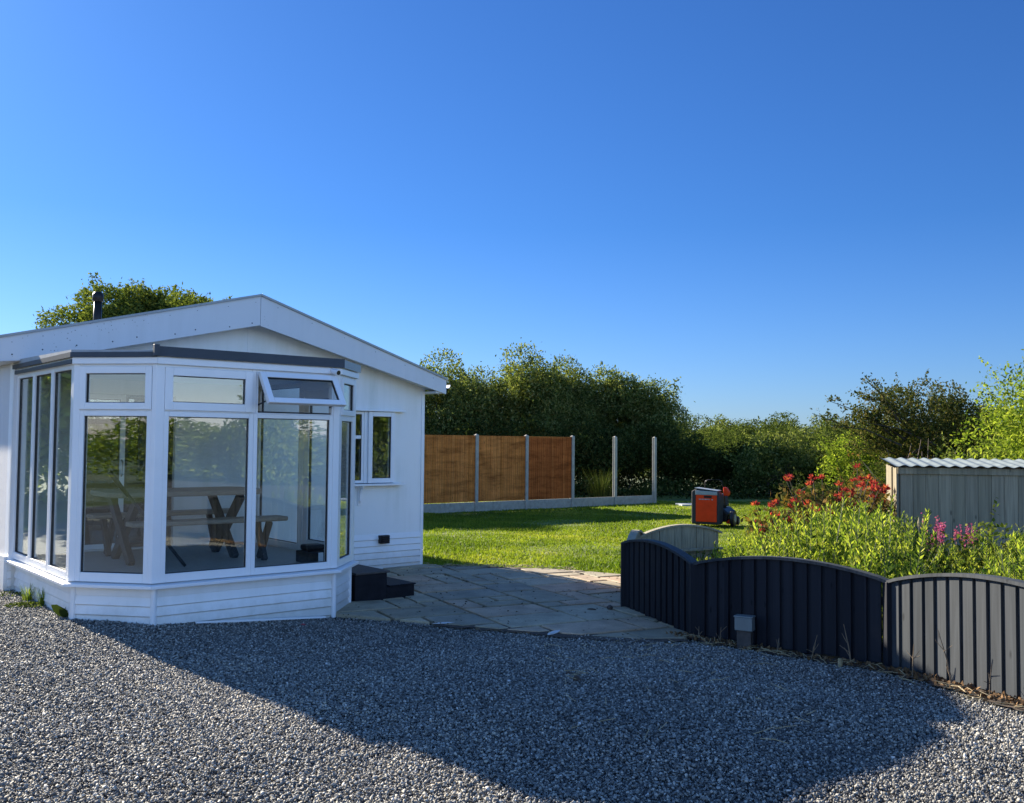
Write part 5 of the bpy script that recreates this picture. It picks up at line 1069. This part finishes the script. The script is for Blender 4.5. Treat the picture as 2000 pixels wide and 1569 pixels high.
# twigs and stubs along the foot of the black fence
GT = 'dead stems along the foot of the black fence'
rgt = random.Random(9)
tw = [((1.86, 8.38), 0.16, 'short dead stem just left of the metal box post'), ((2.23, 7.92), 0.14, 'dead stem just right of the metal box'), ((2.42, 7.66), 0.22, 'twiggy dead stem further right of the metal box'), ((2.66, 7.42), 0.32, 'straight dead stem left of the wood stub'), ((2.92, 6.95), 0.26, 'thin dead stem at the join of the shaded and lit panels'), ((3.06, 6.62), 0.40, 'tall pale dead stem against the lit panel'), ((3.14, 6.28), 0.24, 'dark crooked stem against the lit panel'), ((1.72, 8.62), 0.12, 'low dead stem at the corner of the paving')]
for i, ((x, y), h_, lb) in enumerate(tw):
    o = thing('dried_weed', lb, 'twig', (x-0.05, y-0.05, float(gh(x, y))), rgt.uniform(0, 6), GT); mb = MB(); lean = rgt.uniform(-0.3, 0.3)*h_
    mb.tube([(0, 0, -0.02), (lean*0.4, 0, h_*0.5), (lean, 0.01, h_)], [0.006, 0.005, 0.002], 6)
    for q in range(3): z_ = h_*rgt.uniform(0.25, 0.8); mb.tube([(lean*z_/h_, 0, z_), (lean*z_/h_+rgt.uniform(-.06, .06), rgt.uniform(-.04, .04), z_+rgt.uniform(.02, .07))], [0.003, 0.0015], 5)
    mb.build('stalk', 'twig' if i != 6 else 'darktwig', o)
wsb = thing('wood_stub', 'pale sawn wood stub standing in the gravel before the black fence', 'stake', (2.50, 7.33, float(gh(2.5, 7.33))), 0.3); mb = MB(); mb.tube([(0, 0, -0.03), (0.004, 0, 0.075)], [0.016, 0.015], 8); mb.build('stake', 'straw', wsb)
# loose straw
mb = MB(); rgs = random.Random(19)
for k in range(330):
    if k < 110: t_ = rgs.random(); a_, b_ = ((1.6, 8.6), (2.85, 7.1)) if rgs.random() < 0.55 else ((2.85, 7.1), (3.3, 5.5)); x = a_[0]+(b_[0]-a_[0])*t_-abs(rgs.gauss(0, 0.10)); y = a_[1]+(b_[1]-a_[1])*t_+rgs.gauss(0, 0.05)-0.03; zz_ = 0.03*rgs.random()
    elif k > 170: x = rgs.uniform(-1.2, 0.9); y = 13.28-0.12*max(0, x)-0.25*max(0, x-0.3)+rgs.gauss(0, 0.07); zz_ = 0.02
    else: x = rgs.uniform(0.2, 2.3); y = rgs.uniform(5.0, 8.5); zz_ = 0.0
    if x > 2.85 and y < 5.4: continue
    a_ = rgs.uniform(0, 3.14); L_ = rgs.uniform(0.04, 0.18); z_ = float(gh(x, y))+0.02+zz_
    mb.tube([(x-math.cos(a_)*L_/2, y-math.sin(a_)*L_/2, z_), (x, y, z_+rgs.uniform(0, .015)), (x+math.cos(a_)*L_/2, y+math.sin(a_)*L_/2, z_+rgs.uniform(-.005, .02))], 0.0022, 4)
stuff(mb.build('straw', 'straw', None), 'scattered dry straw and stalks on the gravel by the fence', 'straw')
# leaf crumbs and moss on the paving
rg = np.random.default_rng(512); n = 700; x = rg.uniform(-2.2, 1.6, n); y = 8.6+4.8*rg.random(n); k = inside_np(convex, x, y) & ~inside_np(bay_poly, x, y); x, y = x[k], y[k]; n = len(x); L_ = 0.012+0.022*rg.random(n)
stuff(npmesh('leaf_crumbs', leaf_quads(np.stack([x, y, gh(x, y)+0.034], 1), L_, L_*0.6, rg, 0.9, np.array([[1.0, 0.2, 0.0]])*np.where(rg.random((n, 1)) > 0.5, 2, -2), 0.6), 4, 'crumb', None, rg.random(n)), 'dark leaf crumbs and dirt scattered on the paving', 'litter')
rg = np.random.default_rng(520); n = 900; tt = rg.random(n); k = rg.random(n) < 0.45
x = np.where(k, 1.5+(2.84-1.5)*tt, 2.84+(3.40-2.84)*tt)+rg.normal(-0.03, 0.05, n); y = np.where(k, 8.75+(7.2-8.75)*tt, 7.2+(5.45-7.2)*tt)+rg.normal(-0.03, 0.05, n); L_ = 0.02+0.035*rg.random(n)
stuff(npmesh('fallen_leaves', leaf_quads(np.stack([x, y, gh(x, y)+0.026+0.02*rg.random(n)], 1), L_, L_*0.55, rg, 0.5), 4, 'drybrown', None, rg.random(n)), 'dry brown leaves gathered along the foot of the black fence', 'leaf litter')
# litter
def blob(name, label, x, y, r, mat, seed, cat='debris', group=None, z=0.02):
    rg = random.Random(seed); mb = MB(); mb.ball((0, 0, 0), r, 8, 5); mb.v = [(a_*rg.uniform(.7, 1.2), b_*rg.uniform(.7, 1.2), c_*rg.uniform(.8, 1.1)) for a_, b_, c_ in mb.v]
    o = mb.build(name, mat); o.location = (x, y, float(gh(x, y))+z); o.rotation_euler = (0, 0, rg.uniform(0, 6)); return tag(o, label, cat, group)
blob('plaster_lump', 'white plaster smear on the paving edge left of the other', -0.62, 9.12, (0.13, 0.03, 0.008), 'white_litter', 1, group='white plaster on the paving edge', z=0.03)
blob('plaster_lump', 'white plaster lump nearer the black fence on the paving edge', 0.40, 8.72, (0.11, 0.03, 0.012), 'white_litter', 2, group='white plaster on the paving edge', z=0.03)
blob('wood_block', 'small dark block on the paving beside the black fence', 1.03, 9.95, (0.035, 0.025, 0.03), 'treadwood', 3, z=0.05)
blob('dark_clod', 'flat dark clod on the paving left of the small block', 0.84, 9.92, (0.05, 0.025, 0.012), 'soil', 4, z=0.035)
blob('red_scrap', 'small red scrap on the gravel at the foot of the bay', -1.93, 9.02, (0.03, 0.02, 0.006), 'red_litter', 5, z=0.02)
blob('dark_clod', 'dark clod on the shaded gravel', 0.47, 6.76, (0.035, 0.03, 0.02), 'soil', 6, z=0.015)
blob('dark_clod', 'small dark clod above the larger one on the shaded gravel', 0.42, 6.95, (0.025, 0.02, 0.015), 'soil', 7, z=0.015)
ws_ = thing('white_strip', 'fallen white plastic strip along the foot of the bay', 'strip', hw(-4.30, -2.70, 0.0), R(40)); mb = MB()
mb.add([(0, 0, float(gh(*hw(-4.3, -2.7)[:2]))+0.02), (1.28, -0.03, float(gh(*hw(-3.0, -2.7)[:2]))+0.02), (1.28, -0.05, float(gh(*hw(-3.0, -2.7)[:2]))+0.02), (0, -0.02, 0.02+float(gh(*hw(-4.3, -2.7)[:2]))), (0, 0, 0.035+float(gh(*hw(-4.3, -2.7)[:2]))), (1.28, -0.03, 0.035+float(gh(*hw(-3.0, -2.7)[:2]))), (1.28, -0.05, 0.035+float(gh(*hw(-3.0, -2.7)[:2]))), (0, -0.02, 0.035+float(gh(*hw(-4.3, -2.7)[:2])))], [(3, 2, 1, 0), (4, 5, 6, 7), (0, 1, 5, 4), (1, 2, 6, 5), (2, 3, 7, 6), (3, 0, 4, 7)])
mb.build('trim', 'upvc', ws_)
# pale slab lying at the back of the lawn, left of the mower
ps = thing('stone_slab', 'pale flat slab lying at the back of the lawn left of the mower', 'slab', (5.7, 30.2, float(gh(5.7, 30.2))), R(8)); mb = MB(); mb.box(-0.45, 0.45, -0.35, 0.35, 0.0, 0.06); mb.build('slab', 'sheet', ps, 0.01)
